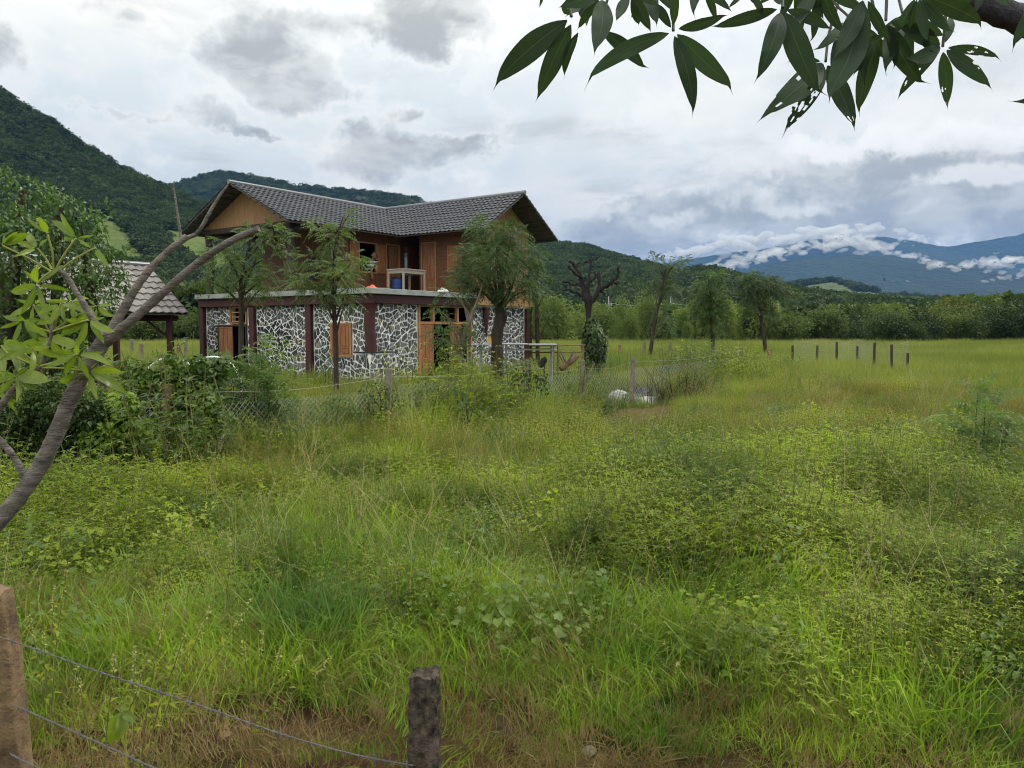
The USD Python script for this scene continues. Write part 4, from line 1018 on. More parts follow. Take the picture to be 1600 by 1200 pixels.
def fronds(rng, P, D, L, pairs=8, lw=.26, droop=.35):
    """Pinnate leaves: a drooping rachis with leaflets in pairs."""
    n = len(P); D = unit(D); L = np.broadcast_to(L, (n,))
    S = unit(np.cross(D, np.array([0, 0, 1.0]) + rng.normal(size=(n, 3)) * .25)); N = np.cross(S, D)
    PP, DD, UU, LL = [], [], [], []
    for k in range(pairs):
        t = (k + .7) / pairs
        c = P + D * (L * t)[:, None] - np.array([0, 0, 1]) * (L * droop * t * t)[:, None]
        dd = D - np.array([0, 0, 1]) * (2 * droop * t)
        for sg in (-1, 1):
            PP.append(c); DD.append(S * sg + dd * .55 - np.array([0, 0, .25]) + rng.normal(size=(n, 3)) * .12); UU.append(N)
            LL.append(L * lw * (1.15 - .5 * abs(t - .45) * 1.6))
    PP.append(P + D * L[:, None] - np.array([0, 0, 1]) * (L * droop)[:, None]); DD.append(D - np.array([0, 0, 1]) * 2 * droop); UU.append(N); LL.append(L * lw)
    l = np.concatenate(LL)
    return leaves(np.vstack(PP), np.vstack(DD), np.vstack(UU), l, l * .36, .12, .15)
def in_ball(rng, n, shell=.5):
    d = rdir(rng, n, .1); return d * (rng.uniform(shell ** 3, 1, n) ** (1 / 3))[:, None], d
def near_tree(name, label, y, trunk, tw, clusters, per, L, mat, style='frond', seed=0, bark='bark', pairs=7, depth=1.0, extra=(), dens=1.35, droop=.4):
    """trunk: pixel polyline; clusters: (px, py, r_px) of the crown as seen; all at about y metres; built round, with depth."""
    r = np.random.default_rng(seed)
    tp = np.array([at(x_, y_, y) for x_, y_ in trunk]); 
    base = np.array([tp[0][0], y, float(gz(tp[0][0], y)) - .1])
    if trunk[0][1] > 480: tp[0] = base
    t = thing(name, label, 'tree', base, 0)
    line = smooth_line(tp, 18) - base
    line[1:, 1] += np.cumsum(r.normal(size=17) * .012)
    m = y / FPX
    W = np.interp(np.linspace(0, 1, 18), np.linspace(0, 1, len(tw)), np.array(tw) * m / 2)
    obj('trunk', tube(line, W * (1 + .08 * np.sin(np.arange(18) * 1.7)), 9), M[bark], t, smooth=60)
    ms = []
    for (px_, py_, rp) in clusters:
        c = at(px_, py_, y) - base; rr = rp * m
        c[1] += r.normal() * .35 * depth
        dd = np.linalg.norm(line - c, axis=1) + np.maximum(0, line[:, 2] - c[2] + .2) * 2
        a = line[min(int(dd.argmin()), 17)]
        a = line[max(int(dd.argmin()) - 2, 3)]
        mid = (a + c) / 2 + [0, 0, .12 * np.linalg.norm(c - a)]
        bl = np.linalg.norm(c - a)
        obj('branch', tube(smooth_line([a, mid, c], 7), np.linspace(min(.035, .012 + bl * .02), .006, 7), 5), M[bark], t)
        n = max(int(per * dens * (rp / 25.0) ** 1.8), 10)
        q, d = in_ball(r, n, .15)
        P = c + q * rr * [1, .9, .8] * .8
        if style == 'frond': ms.append(fronds(r, P, d * [1, 1, .45] + [0, 0, .1] + r.normal(size=(n, 3)) * .45, L * r.uniform(.7, 1.25, n), pairs, droop=droop))
        else: ms.append(leaves(P, d + r.normal(size=(n, 3)) * .7 - [0, 0, .3], d + [0, 0, .8], L * r.uniform(.7, 1.3, n), L * .5 * r.uniform(.7, 1.2, n), .15, .3))
    obj('crown', cat(ms), M[mat], t)
    for (pts, w) in extra:
        l2 = smooth_line(np.array([at(x_, y_, y) for x_, y_ in pts]) - base, 9)
        obj('branch', tube(l2, np.linspace(w, w * .35, 9) * m / 2, 7), M[bark], t)
    return t
near_tree('slender_tree', 'slender feathery tree before the porch, leftmost of those in front of the house', 21.0, [(377, 612), (376, 560), (377, 480), (376, 440), (384, 400), (395, 362)], [9, 8, 8, 6, 3, 1.5],
          [(398, 372, 30), (352, 398, 26), (428, 362, 20), (340, 430, 24), (400, 425, 34), (438, 398, 18), (328, 440, 10), (452, 368, 12), (372, 452, 28), (418, 448, 24), (366, 408, 30), (346, 378, 12), (440, 425, 16)], 30, .34, 'leaf_feather', seed=11, extra=[([(378, 468), (386, 440), (402, 400)], 4)])
near_tree('slender_tree', 'slender feathery tree in front of the closed ground floor window', 20.2, [(525, 615), (525, 560), (522, 490), (520, 430), (526, 380), (536, 336)], [9, 8, 7, 5, 3, 1.5],
          [(532, 348, 16), (548, 334, 11), (490, 346, 11), (504, 362, 14), (528, 374, 26), (494, 404, 20), (536, 404, 30), (512, 420, 26), (482, 436, 22), (540, 432, 26), (500, 458, 26), (566, 408, 12), (526, 462, 24), (462, 440, 12), (552, 442, 12), (540, 470, 16)], 30, .34, 'leaf_feather', seed=12)
near_tree('shade_tree', 'thick-trunked tree with a dense dark crown at the right corner of the house', 19.2, [(779, 625), (777, 560), (777, 520), (783, 495), (781, 478)], [24, 19, 18, 19, 17],
          [(775, 410, 42), (735, 395, 30), (748, 362, 20), (775, 372, 26), (800, 372, 26), (832, 395, 24), (815, 420, 34), (745, 430, 32), (725, 418, 24), (760, 448, 28), (800, 450, 28), (825, 455, 20), (735, 452, 14), (785, 395, 40), (712, 436, 12), (748, 345, 10), (790, 462, 10)], 62, .235, 'leaf_bigtree', seed=13, bark='bark', pairs=6, depth=1.5, dens=2.1, droop=.42,
          extra=[([(781, 482), (770, 455), (757, 425)], 9), ([(781, 482), (784, 450), (780, 410)], 10), ([(783, 484), (796, 455), (808, 425)], 9)])
near_tree('leaning_tree', 'thin leaning tree with low leafy boughs in front of the double door', 18.6, [(748, 640), (730, 585), (720, 545), (733, 505), (746, 470), (752, 450)], [9, 8, 7, 6, 4, 2],
          [(700, 456, 15), (718, 464, 16), (690, 498, 16), (674, 528, 18), (700, 530, 22), (722, 512, 18), (682, 482, 10), (735, 520, 14), (712, 545, 14), (690, 545, 12)], 34, .30, 'leaf_feather', seed=14, bark='bark_pale', pairs=6)
near_tree('young_tree', 'small dark two-stemmed tree just right of the house', 33.0, [(841, 560), (839, 500), (838, 450), (840, 425)], [8, 6, 4, 2],
          [(842, 440, 20), (855, 455, 16), (832, 462, 16), (850, 480, 18), (836, 490, 14), (862, 492, 10), (846, 415, 12)], 30, .42, 'leaf_dark', seed=15, pairs=6, extra=[([(830, 560), (829, 500), (836, 450)], 5)])
near_tree('sapling', 'thin leaning tree with a tufted top, right of the bare stump tree', 40.0, [(1013, 590), (1017, 545), (1024, 500), (1034, 455), (1040, 420)], [7, 6, 5, 4, 2],
          [(1020, 404, 9), (1032, 410, 8), (1044, 420, 12), (1058, 410, 10), (1066, 406, 6), (1036, 440, 12), (1026, 456, 14), (1046, 450, 12), (1030, 488, 16), (1042, 505, 14)], 26, .45, 'leaf_smoky', seed=16, pairs=6, dens=6.5)
near_tree('sapling', 'thin dark tree with a narrow crown, middle of the three behind the fence', 45.0, [(1115, 568), (1113, 520), (1110, 470), (1106, 432)], [7, 6, 4, 2],
          [(1108, 440, 16), (1120, 432, 12), (1096, 450, 16), (1112, 468, 22), (1124, 484, 20), (1100, 488, 22), (1114, 506, 20), (1090, 470, 14), (1130, 456, 12)], 26, .5, 'leaf_dark', seed=17, pairs=6, dens=6.5)
near_tree('sapling', 'thin tree with a wide flat crown, rightmost of the three behind the fence', 45.0, [(1198, 572), (1194, 530), (1188, 490), (1184, 455), (1186, 435)], [7, 6, 5, 4, 2],
          [(1186, 440, 16), (1168, 448, 16), (1206, 444, 18), (1222, 452, 14), (1236, 456, 10), (1180, 462, 20), (1200, 466, 18), (1160, 436, 10), (1180, 428, 8), (1172, 480, 14), (1204, 490, 14)], 26, .5, 'leaf_smoky', seed=18, pairs=6, dens=6.5)
# bare pollarded trunk with a vine column
y_ = 25.0
b0 = np.array([(921 - 800) / FPX * y_, y_, -.1]); st = thing('stump_tree', 'bare black pollarded tree with its lower trunk wrapped in vine', 'tree', b0, 0)
def pl(pts): return smooth_line(np.array([at(a, b, y_) for a, b in pts]) - b0, 12)
rs = np.random.default_rng(8); mm = y_ / FPX
plain('bark_black', (.028, .024, .024), rough=.9, spec=.1, var=.5, scale=5, bump=.9, bscale=16, stretch=(3, 3, .8))
def gnarl(l, w0, w1, dy):
    l = l + np.stack([np.zeros(12), np.linspace(0, dy, 12), np.zeros(12)], 1) + rs.normal(size=(12, 3)) * .018
    return tube(l, np.linspace(w0, w1, 12) * mm / 2 * (1 + .22 * rs.normal(size=12)).clip(.6, 1.5), 8)
obj('trunk', gnarl(pl([(925, 600), (921, 545), (920, 500), (919, 476), (916, 464)]), 13, 12, 0), M['bark_black'], st, smooth=50)
for pts, w0, w1, dy in [([(917, 466), (909, 446), (908, 430), (899, 415), (891, 407)], 9, 5, .3), ([(911, 462), (898, 457), (887, 452), (879, 455)], 5, 2.5, -.2), ([(909, 446), (896, 444), (882, 439)], 4, 3, .2), ([(909, 434), (897, 427), (888, 417)], 5, 4, -.3),
                        ([(918, 464), (920, 440), (924, 418), (925, 408)], 7, 3, .2), ([(921, 478), (930, 466), (936, 452), (936, 427)], 9, 5, -.1), ([(936, 455), (950, 446), (966, 440)], 6, 4, .2), ([(944, 448), (955, 441), (964, 430), (965, 418)], 5, 3, -.3),
                        ([(912, 410), (924, 407), (936, 402)], 3, 2, .1), ([(922, 440), (932, 432), (930, 424)], 4, 2.5, .3), ([(938, 456), (946, 460)], 4, 2, 0), ([(886, 453), (884, 446)], 3, 2, 0), ([(900, 417), (906, 408)], 3, 2, .1)]:
    obj('branch', gnarl(pl(pts), w0, w1, dy), M['bark_black'], st, smooth=50)
n = 1500; zz = rs.uniform(0, 1, n); ang = rs.uniform(0, 2 * PI, n)
cl = pl([(921, 598), (928, 560), (927, 530), (924, 495)])
cpt = np.stack([np.interp(zz, np.linspace(0, 1, 12), cl[:, k]) for k in range(3)], 1)
rad = (.36 - .18 * np.abs(zz - .55) ** 1.2) * (.8 + .5 * meshkit.noise(np.stack([ang, zz * 6, zz * 0], 1), 4)) * (zz < 1)
rad *= np.clip((1.06 - zz) * 4, .2, 1)
dv = np.stack([np.cos(ang), np.sin(ang), np.zeros(n)], 1)
obj('vine', leaves(cpt + dv * (rad * rs.uniform(.75, 1.05, n))[:, None], dv * .6 + rs.normal(size=(n, 3)) * .35 - [0, 0, .8], dv + [0, 0, .3], .13 * rs.uniform(.7, 1.3, n), .10, .12, .15), M['leaf_dark'], st, label='dark climbing vine around the lower trunk')
# vine-smothered tree on the left
y_ = 12.5; b0 = np.array([at(70, 600, y_)[0], y_, -.1]); vt = thing('vine_covered_tree', 'big tree smothered in leafy vines at the left edge, beside the tiled pavilion', 'tree', b0, 0)
rv = np.random.default_rng(19)
for k, (x0, x1) in enumerate(((10, 45), (80, 95), (150, 120))):
    l = smooth_line(np.array([at(x0, 640, y_), at((x0 + x1) / 2, 480, y_), at(x1, 300 + 25 * k, y_)]) - b0, 12); l[:, 1] += .15 * (k - 1); l[0, 2] = -.2
    obj('trunk', tube(l, np.linspace(.13, .05, 12), 9), M['bark'], vt, smooth=60)
cls = [(20, 320, 50), (-20, 360, 60), (75, 335, 38), (95, 320, 22), (45, 300, 26), (60, 390, 55), (120, 352, 26), (140, 335, 14), (110, 410, 46), (150, 410, 34), (175, 400, 18), (190, 388, 10), (150, 460, 36), (165, 500, 24), (90, 470, 55), (20, 440, 60), (30, 520, 60), (110, 540, 46), (150, 560, 28), (60, 590, 50), (-40, 500, 60), (165, 440, 22), (10, 280, 18)]
ms = []
for (a, b, rp) in cls:
    n = int(330 * (rp / 40) ** 2); q, d = in_ball(rv, n, .75)
    c = at(a, b, y_) - b0; c[1] += rv.normal() * .25; rr = rp * y_ / FPX
    lump = .75 + .5 * meshkit.noise(q * 3.1 + [a, b, 0], 3)
    ms.append(leaves(c + q * rr * lump[:, None], d * .5 + rv.normal(size=(n, 3)) * .5 - [0, 0, .55], d + [0, 0, .7], .085 * rv.uniform(.7, 1.3, n), .05, .15, .2))
for k in range(26):                                     # hanging runners
    c = at(rv.uniform(0, 190), rv.uniform(300, 450), y_ - rv.uniform(.3, .7)) - b0; ln = rv.uniform(.4, 1.3); m_ = int(ln * 26)
    t_ = np.sort(rv.uniform(0, 1, m_)); P = c + np.stack([.06 * np.sin(t_ * 7 + k), .05 * np.cos(t_ * 5), -ln * t_], 1)
    ms.append(leaves(P, rv.normal(size=(m_, 3)) - [0, 0, .5], rdir(rv, m_, .6), .08, .045, .15, .2))
obj('foliage', cat(ms), M['leaf_vine'], vt)
# ------------------------------------------------------------------ tiled pavilion on the left
plain('tile_grey', (.21, .195, .185), rough=.5, spec=.45, var=.22, scale=3, bump=.3, bscale=40)
plain('tile_grey_dark', (.16, .148, .14), rough=.5, spec=.45, var=.22, scale=3, bump=.3, bscale=40)
pvy = 28.0
corner = at(294, 490, pvy)
ap = np.array([*(HA * 2.53), 4.35])                    # ridge end, from the eave corner; the roof is turned like the house
pav = thing('pavilion', 'open-sided pavilion with a grey tiled roof and dark posts, left of the house', 'pavilion', (corner[0], corner[1], 0), 0)
zc_, za = corner[2], ap[2]
ea, eb = np.array([*-HB, 0]), np.array([*HA, 0])       # along the eave (towards the left, nearer), and in under the roof
ec = np.array([0, 0, zc_]); evp = ec - ap
LP, ROWS, COL = 5.2, 8, .30
Np = unit(np.cross(ea, evp)); Np = Np if Np[2] > 0 else -Np
uu = np.linspace(0, 1, 7); wave = .05 * (.5 + .5 * np.sin(2 * PI * uu - .6))
ev1 = unit(evp); rowl = np.linalg.norm(evp) / ROWS
for r_ in range(ROWS):
    for c_ in range(int(LP / COL)):
        o_ = ap + ea * (c_ * COL) + ev1 * (r_ * rowl)
        top = o_[None] + uu[:, None] * COL * 1.02 * ea + (wave[:, None] + .002) * Np
        bot = top + ev1 * rowl * 1.05 + Np * .05
        lip = bot - Np * .04
        v = np.vstack([top, bot, lip]) + rt.normal(size=3) * .004; k = np.arange(6)
        q = np.vstack([np.stack([k, k + 1, k + 8, k + 7], 1), np.stack([k + 7, k + 8, k + 15, k + 14], 1)])
        tm = trimesh.Trimesh(v, np.vstack([q[:, [0, 1, 2]], q[:, [0, 2, 3]]]), process=False)
        if (tm.face_normals[:12] @ Np).mean() < 0: tm.invert()
        obj('tile', tm, M['tile_grey' if rt.uniform() < .7 else 'tile_grey_dark'], pav)
far = ec + eb * 5.06
def quadm(a, b, c, d): return trimesh.Trimesh([a, b, c, d], [[0, 1, 2], [0, 2, 3]], process=False)
dn = np.array([0, 0, .05])
obj('roof_back', quadm(ap, ap + ea * LP, far + ea * LP, far), M['tile_grey_dark'], pav)
obj('underside', quadm(ec - dn, ec + ea * LP - dn, ap + ea * LP - dn, ap - dn), M['roof_under'], pav)
obj('ridge_cap', tube([ap + [0, 0, .05] - ea * .05, ap + ea * LP + [0, 0, .05]], .10, 8), M['ridge_metal'], pav, smooth=50)
obj('verge', tube([ap - dn * .4, ec - dn * .2], .045, 6), M['tile_grey_dark'], pav)
def post_at(a_, b_):
    c_ = ea * a_ + eb * b_
    v, f = bxm(-.1, .1, -.1, .1, -.2, zc_ - .02, .012)
    obj('post', (v + [c_[0], c_[1], 0], f), M['maroon'], pav)
PA, PB = .35, .62
for a_, b_ in ((PA, PB), (4.6, PB), (PA, 4.4), (4.6, 4.4)): post_at(a_, b_)
def beam_at(a_, b_, w): return tube([np.array(a_), np.array(b_)], w, 4)
z1 = np.array([0, 0, zc_ - .16])
obj('beam', beam_at(ea * (PA - .3) + eb * PB + z1, ea * 4.9 + eb * PB + z1, .11), M['maroon'], pav); obj('beam', beam_at(ea * PA + eb * (PB + .12) + z1, ea * PA + eb * 4.5 + z1, .11), M['maroon'], pav)
obj('brace', tube([ea * (PA + .1) + eb * PB + [0, 0, zc_ - .85], ea * (PA + .85) + eb * PB + [0, 0, zc_ - .26]], .05, 6), M['maroon'], pav)

# ------------------------------------------------------------------ fences
plain('post_stone', (.17, .145, .115), rough=.9, var=.4, scale=9, bump=.9, bscale=35)
plain('post_brown', (.17, .115, .062), rough=.9, var=.6, scale=7, bump=.9, bscale=30)
plain('galvanised', (.26, .27, .27), rough=.45, spec=.5, var=.15)
def post_mesh(w, h, seed, rough=.006, n=14, lean=(0, 0)):
    r = np.random.default_rng(seed)
    m = trimesh.creation.box([w, w, h + .5]); m = m.subdivide().subdivide().subdivide()
    v = np.array(m.vertices); v[:, 2] += (h + .5) / 2 - .5
    corner_ = (np.abs(np.abs(v[:, :2]) - w / 2) < 1e-6).all(1)
    v[corner_, :2] *= .9
    topc = v[:, 2] > h - 1e-6
    v[topc, :2] *= .93
    q = v * [14, 14, 9] + seed
    v += (np.stack([meshkit.fbm(q, 3, seed + k) for k in range(3)], 1) - .5) * rough * 4
    v[:, 0] += lean[0] * v[:, 2]; v[:, 1] += lean[1] * v[:, 2]
    return v, np.array(m.faces)
def net(p0, p1, h0, h1, z0, cell, r, amp=.03, seed=0, square=False):
    """Woven wire between two posts: two families of slanting wires (or an upright grid)."""
    rr = np.random.default_rng(seed)
    p0, p1 = np.array(p0, float), np.array(p1, float); L = np.linalg.norm(p1 - p0); d = (p1 - p0) / L; nrm = np.array([-d[1], d[0]])
    H = lambda u: h0 + (h1 - h0) * u / L - .10 * math.sin(PI * u / L)
    ms = []
    def pt(u, z): 
        w = amp * math.sin(u * 2.1 + z * 3 + seed) 
        q = p0 + d * u + nrm * w
        return (q[0], q[1], z0 + z)
    if square:
        for k in range(int(L / cell) + 1): ms.append(tube([pt(k * cell, 0), pt(k * cell, H(k * cell))], r, 3, False))
        for k in range(int(max(h0, h1) / cell) + 1): ms.append(tube([pt(u, min(k * cell, H(u))) for u in np.linspace(0, L, 5)], r, 3, False))
        return cat(ms)
    hm = max(h0, h1)
    for k in range(-int(hm / cell) - 1, int(L / cell) + int(hm / cell) + 2):
        for sg in (1, -1):
            u0 = k * cell
            pts = []
            for q in np.linspace(0, hm, 6):
                u = u0 + sg * q
                if 0 <= u <= L and q <= H(u) + .02: pts.append(pt(u, q))
            if len(pts) > 1: ms.append(tube(np.array(pts) + rr.normal(size=(len(pts), 3)) * .004 + [0, .004 * sg, 0], r, 3, False))
    return cat(ms)
FP = [(-7.4, 8.2, 1.15), (-4.96, 11.0, 1.30), (-2.32, 14.3, 1.30), (.385, 16.5, 1.40), (1.65, 18.0, 1.25), (3.13, 20.0, 1.30), (8.04, 27.0, 1.40)]
fn = thing('chain_link_fence', 'chain-link fence on rough posts running across the field before the house', 'fence', (0, 0, 0))
for k, (x_, y2, h_) in enumerate(FP):
    v, f = post_mesh(.12, h_, 50 + k, .006, lean=((-.02, 0), (0.01, 0), (.02, 0), (-.03, 0), (0, 0), (.02, 0), (0, 0))[k])
    obj('post', (v + [x_, y2, float(gz(x_, y2))], f), M['post_brown' if k == 1 else 'post_stone'], fn, smooth=40)
for k in range(len(FP) - 1):
    a, b = FP[k], FP[k + 1]
    zz_ = float(min(gz(a[0], a[1]), gz(b[0], b[1])))
    obj('wire_mesh', net(a[:2], b[:2], a[2] - .12, b[2] - .12, zz_, .10 if k < 4 else .12, .0034 if k < 2 else .0028, seed=k), M['galvanised'], fn, kind='stuff')
    obj('top_wire', tube(smooth_line([(a[0], a[1], zz_ + a[2] - .12), ((a[0] + b[0]) / 2, (a[1] + b[1]) / 2, zz_ + (a[2] + b[2]) / 2 - .22), (b[0], b[1], zz_ + b[2] - .12)], 9), .0022, 4), M['galvanised'], fn)
EP = [(1239, 33.5, 1.25), (1276, 35.5, 1.2), (1308, 33.0, 1.40), (1340, 34.5, 1.2), (1366, 31.5, 1.42), (1394, 30.5, 1.36), (1419, 31.0, 1.0)]
en = thing('net_fence', 'fine net fence on dark posts standing alone in the open field', 'fence', (0, 0, 0))
ep = [((px - 800) / FPX * y2, y2, h_) for px, y2, h_ in EP]
for k, (x_, y2, h_) in enumerate(ep):
    v, f = post_mesh(.085, h_, 80 + k, .006, lean=(rt.uniform(-.03, .03), 0)); obj('post', (v + [x_, y2, 0], f), M['bark'], en)
for k in range(len(ep) - 1): obj('netting', net(ep[k][:2], ep[k + 1][:2], 1.5, 1.5, 0, .075, .0020, .02, k, True), M['galvanised'], en, kind='stuff')
for k, (px, top, y2) in enumerate([(968, 539, 44), (1007, 535, 44), (1047, 536, 44), (1203, 546, 36), (206, 530, 44), (221, 537, 38), (279, 538, 36), (290, 535, 40), (1118, 547, 40)]):
    p_ = at(px, top, y2)
    where = ['left of the bare stump tree trunk', 'behind the leaning thin tree', 'right of the leaning thin tree', 'left of the net fence', 'behind the pavilion, farthest left', 'seen under the pavilion roof', 'right of the pavilion post', 'between pavilion and house', 'beside the narrow dark tree'][k]
    v, f = post_mesh(.16, p_[2], 120 + k, .007)
    o = obj('field_post', (v, f), M['post_stone'] if k % 3 else M['post_brown'])
    UsdGeom.Xformable(o).AddTranslateOp().Set(Gf.Vec3d(float(p_[0]), float(y2), 0)); tag(o, f'old fence post in the grass {where}', 'post')

# ------------------------------------------------------------------ things in the yard
plain('pipe_white', (.72, .74, .74), rough=.35, spec=.5, var=.06)
for k, (px, y2, lab) in enumerate([(264, 14.3, 'white pipe hoop in the vines, left of the two'), (330, 14.6, 'white pipe hoop in the vines beside the half-open door')]):
    x_ = (px - 800) / FPX * y2
    a_ = np.linspace(-.15, PI + .15, 22)
    pts = np.stack([-.56 * np.cos(a_), .08 * np.sin(a_), .86 + .62 * np.sin(a_)], 1)
    pts = np.vstack([[pts[0][0], 0, -.1], pts, [pts[-1][0], 0, -.1]])
    o = obj('hoop', tube(pts, .021, 8), M['pipe_white'], smooth=60)
    UsdGeom.Xformable(o).AddTranslateOp().Set(Gf.Vec3d(x_, y2, 0)); tag(o, lab, 'hoop')
plain('sheet_pale', (.40, .40, .39), rough=.8, var=.3, scale=3)
ty = 21.3
tl, tr_ = at(736, 540, ty), at(868, 536, ty + .6)
tz = 1.55
tt = thing('trestle', 'grey sheet-topped trestle table standing along the right stone wall', 'trestle table', (tl[0], ty, 0), 0)
Lx = tr_[0] - tl[0]
plain('sheet_grey', (.30, .31, .32), rough=.6, var=.3, scale=4)
plain('bamboo', (.17, .11, .07), rough=.6, var=.35, scale=4, stretch=(1, 1, 3))
for k in range(3): obj('sheet', bxm(k * Lx / 3 + .01, (k + 1) * Lx / 3 - .01, -.3, .45, tz + .012 * (k % 2), tz + .03 + .012 * (k % 2), .004), M['sheet_grey'], tt)
for x_ in (.25, .95, Lx - .15):
    for y2 in (-.22, .36): obj('leg', tube([(x_, y2, -.1), (x_ + .02, y2, tz)], .026, 7), M['galvanised'], tt)
obj('rail', cat([tube([(0, y2, tz - .12), (Lx, y2, tz - .12)], .018, 6) for y2 in (-.25, .4)]), M['galvanised'], tt)
bfx = at(866, 536, 21.6)[0]; bf = thing('bamboo_frame', 'brown bamboo frame at the right end of the trestle table', 'frame', (bfx, 21.6, 0), 0)
for x_ in (-.04, .09, .80): obj('pole', tube([(x_, 0, -.1), (x_ + .015, 0, tz)], .028, 7), M['bamboo'], bf)
for z_ in (tz - .03, tz - .22): obj('crossbar', tube([(-.85, .05, z_), (.88, .05, z_ + .02)], .02, 6), M['bamboo'], bf)
obj('brace', tube([(.12, .03, tz - .25), (.42, .03, tz - .75)], .02, 6), M['bamboo'], bf)
cx_ = at(769, 533, ty); plain('crate_yellow', (.55, .36, .10), rough=.6, var=.25, scale=8)
cb = thing('crate', 'small yellow box standing on the grey trestle table', 'box', (cx_[0], ty + .05, tz + .046), .2)
obj('body', bxm(-.13, .13, -.1, .1, 0, .2, .008), M['crate_yellow'], cb); obj('lid', bxm(-.135, .135, -.105, .105, .202, .235, .006), M['post_brown'], cb)
lg = smooth_line([at(876, 577, 19.6), at(888, 568, 19.7), at(902, 556, 19.9)], 12)
plain('wood_rust', (.13, .075, .045), rough=.85, var=.45, scale=6, bump=.8, bscale=20)
ln_ = thing('fallen_log', 'rusty brown broken log propped up in the grass behind the fence', 'log', lg[0], 0)
obj('trunk', tube(lg - lg[0], .075 * (1 + .15 * np.sin(np.arange(12))), 9), M['wood_rust'], ln_, smooth=60)
for a_, b_ in (((884, 566), (876, 548)), ((889, 562), (898, 546))): obj('stub', tube(smooth_line([at(*a_, 19.7) - lg[0], at(*b_, 19.6) - lg[0]], 5), np.linspace(.03, .015, 5), 6), M['bark_pale'], ln_)
rg = at(849, 566, 18.8); rag = thing('rag', 'black rag caught on a short stake right of the house corner', 'rag', (rg[0], 18.8, 0), 0)
obj('stake', tube([(0, 0, -.1), (.03, 0, rg[2] + .1)], .015, 6), M['bark'], rag)
v_, f_ = tube(smooth_line([(-.08, 0, rg[2] - .13), (-.03, .02, rg[2] - .02), (.02, 0, rg[2] + .06), (.05, -.02, rg[2] + .13)], 8), np.array([.03, .07, .085, .07, .08, .07, .05, .025]), 9)
obj('cloth', (v_ * [1, .6, 1] + rs.normal(size=v_.shape) * .006, f_), M['plastic_black'], rag, smooth=60)
for k, (px, py, y2, rx, ry, h_, mat, lab) in enumerate([(962, 616, 21.6, 1.0, .6, .08, 'sheet_pale', 'white plastic sheet crumpled on the ground, left of the fence post'), (1016, 617, 21.4, .9, .5, .06, 'sheet_pale', 'white plastic sheet crumpled on the ground, right of the fence post'), (1000, 600, 22.6, .6, .3, .20, 'plastic_black', 'black tarpaulin heap behind the white sheets'),
        (966, 594, 22.8, .6, .3, .14, 'sheet_grey', 'grey sheet slumped behind the white plastic sheet'), (1172, 611, 24.0, .3, .2, .12, 'cloth_white', 'small white scrap in the grass left of the net fence'), (440, 622, 20.8, .35, .25, .22, 'cloth_white', 'white sack lying at the foot of the stone wall')]):
    p_ = at(px, py, y2); gzv = float(gz(p_[0], y2))
    small('ground_sheet', draped(20, rx, ry, h_ + .08, 60 + k), M[mat], lab, 'sheet', (p_[0], y2, gzv), .3 * k)

# ------------------------------------------------------------------ shrubs and vines along the fence
def bush(name, label, y, cls, dens, L, mat, style='leaf', seed=0, w=.5, stems=True, shell=.55, depth=.8, extra=None, cat_='shrub'):
    r = np.random.default_rng(seed)
    cx = np.mean([c[0] for c in cls]); x0 = (cx - 800) / FPX * y
    base = np.array([x0, y, float(gz(x0, y))]); t = thing(name, label, cat_, base, 0)
    m = y / FPX; ms, sm = [], []
    for (a, b, rp) in cls:
        c = at(a, b, y) - base; c[1] += r.normal() * .15 * depth; c[2] = max(c[2], rp * m * .35)
        n = int(dens * (rp / 20) ** 2) + 4
        q, d = in_ball(r, n, shell)
        lump = .7 + .6 * meshkit.noise(q * 2.7 + [a, b, 0], 5)
        P = c + q * (rp * m) * lump[:, None] * [1, depth, 1]
        P[:, 2] = np.maximum(P[:, 2], .02)
        l = L * r.uniform(.65, 1.3, n)
        if style == 'frond': ms.append(fronds(r, P, d + [0, 0, .3] + r.normal(size=(n, 3)) * .4, l, 7, .22))
        elif style == 'heart': ms.append(hearts(r, P, d, l))
        else: ms.append(leaves(P, d * .7 + r.normal(size=(n, 3)) * .6 - [0, 0, .2], d * .5 + [0, 0, .8] + r.normal(size=(n, 3)) * .3, l, l * w * r.uniform(.8, 1.2, n), .15, .2))
        sm.append(tube(smooth_line([(c[0] * .5, c[1] * .5, -.05), (c[0] * .8, c[1], c[2] * .6), (c[0], c[1], c[2] + rp * m * .5)], 6), np.linspace(.014, .004, 6), 5))
    if stems: obj('stems', cat(sm), M['bark'], t)
    obj('foliage', cat(ms), M[mat], t)
    if extra: extra(t, base, r)
    return t
def hearts(r, P, d, l):
    """Broad heart-shaped leaves (8 triangles), hanging with their faces outwards."""
    n = len(P); N = unit(d + r.normal(size=(n, 3)) * .45 + [0, -.2, .55]); D = unit(np.cross(np.cross(N, [0, 0, -1.0] + r.normal(size=(n, 3)) * .5), N)); S = np.cross(N, D)
    sh = np.array([(0, .06, 0), (-.30, -.10, .03), (-.48, .22, .08), (-.34, .62, .04), (0, 1.0, -.10), (.34, .62, .04), (.48, .22, .08), (.30, -.10, .03), (0, .42, 0)])
    v = P[:, None] + l[:, None, None] * (sh[None, :, :1] * S[:, None] + sh[None, :, 1:2] * D[:, None] + sh[None, :, 2:] * N[:, None])
    f = np.array([[8, k, (k + 1) % 8] for k in range(8)])
    return v.reshape(-1, 3), (f[None] + 9 * np.arange(n)[:, None, None]).reshape(-1, 3)
bush('vine_heap', 'dark leafy vines behind the chain-link mesh at the far left', 9.6, [(20, 640, 50), (90, 630, 46), (-50, 630, 50), (60, 690, 46), (0, 700, 40), (120, 680, 34), (150, 640, 34)], 300, .06, 'leaf_dark', seed=31, w=.7, cat_='vine')
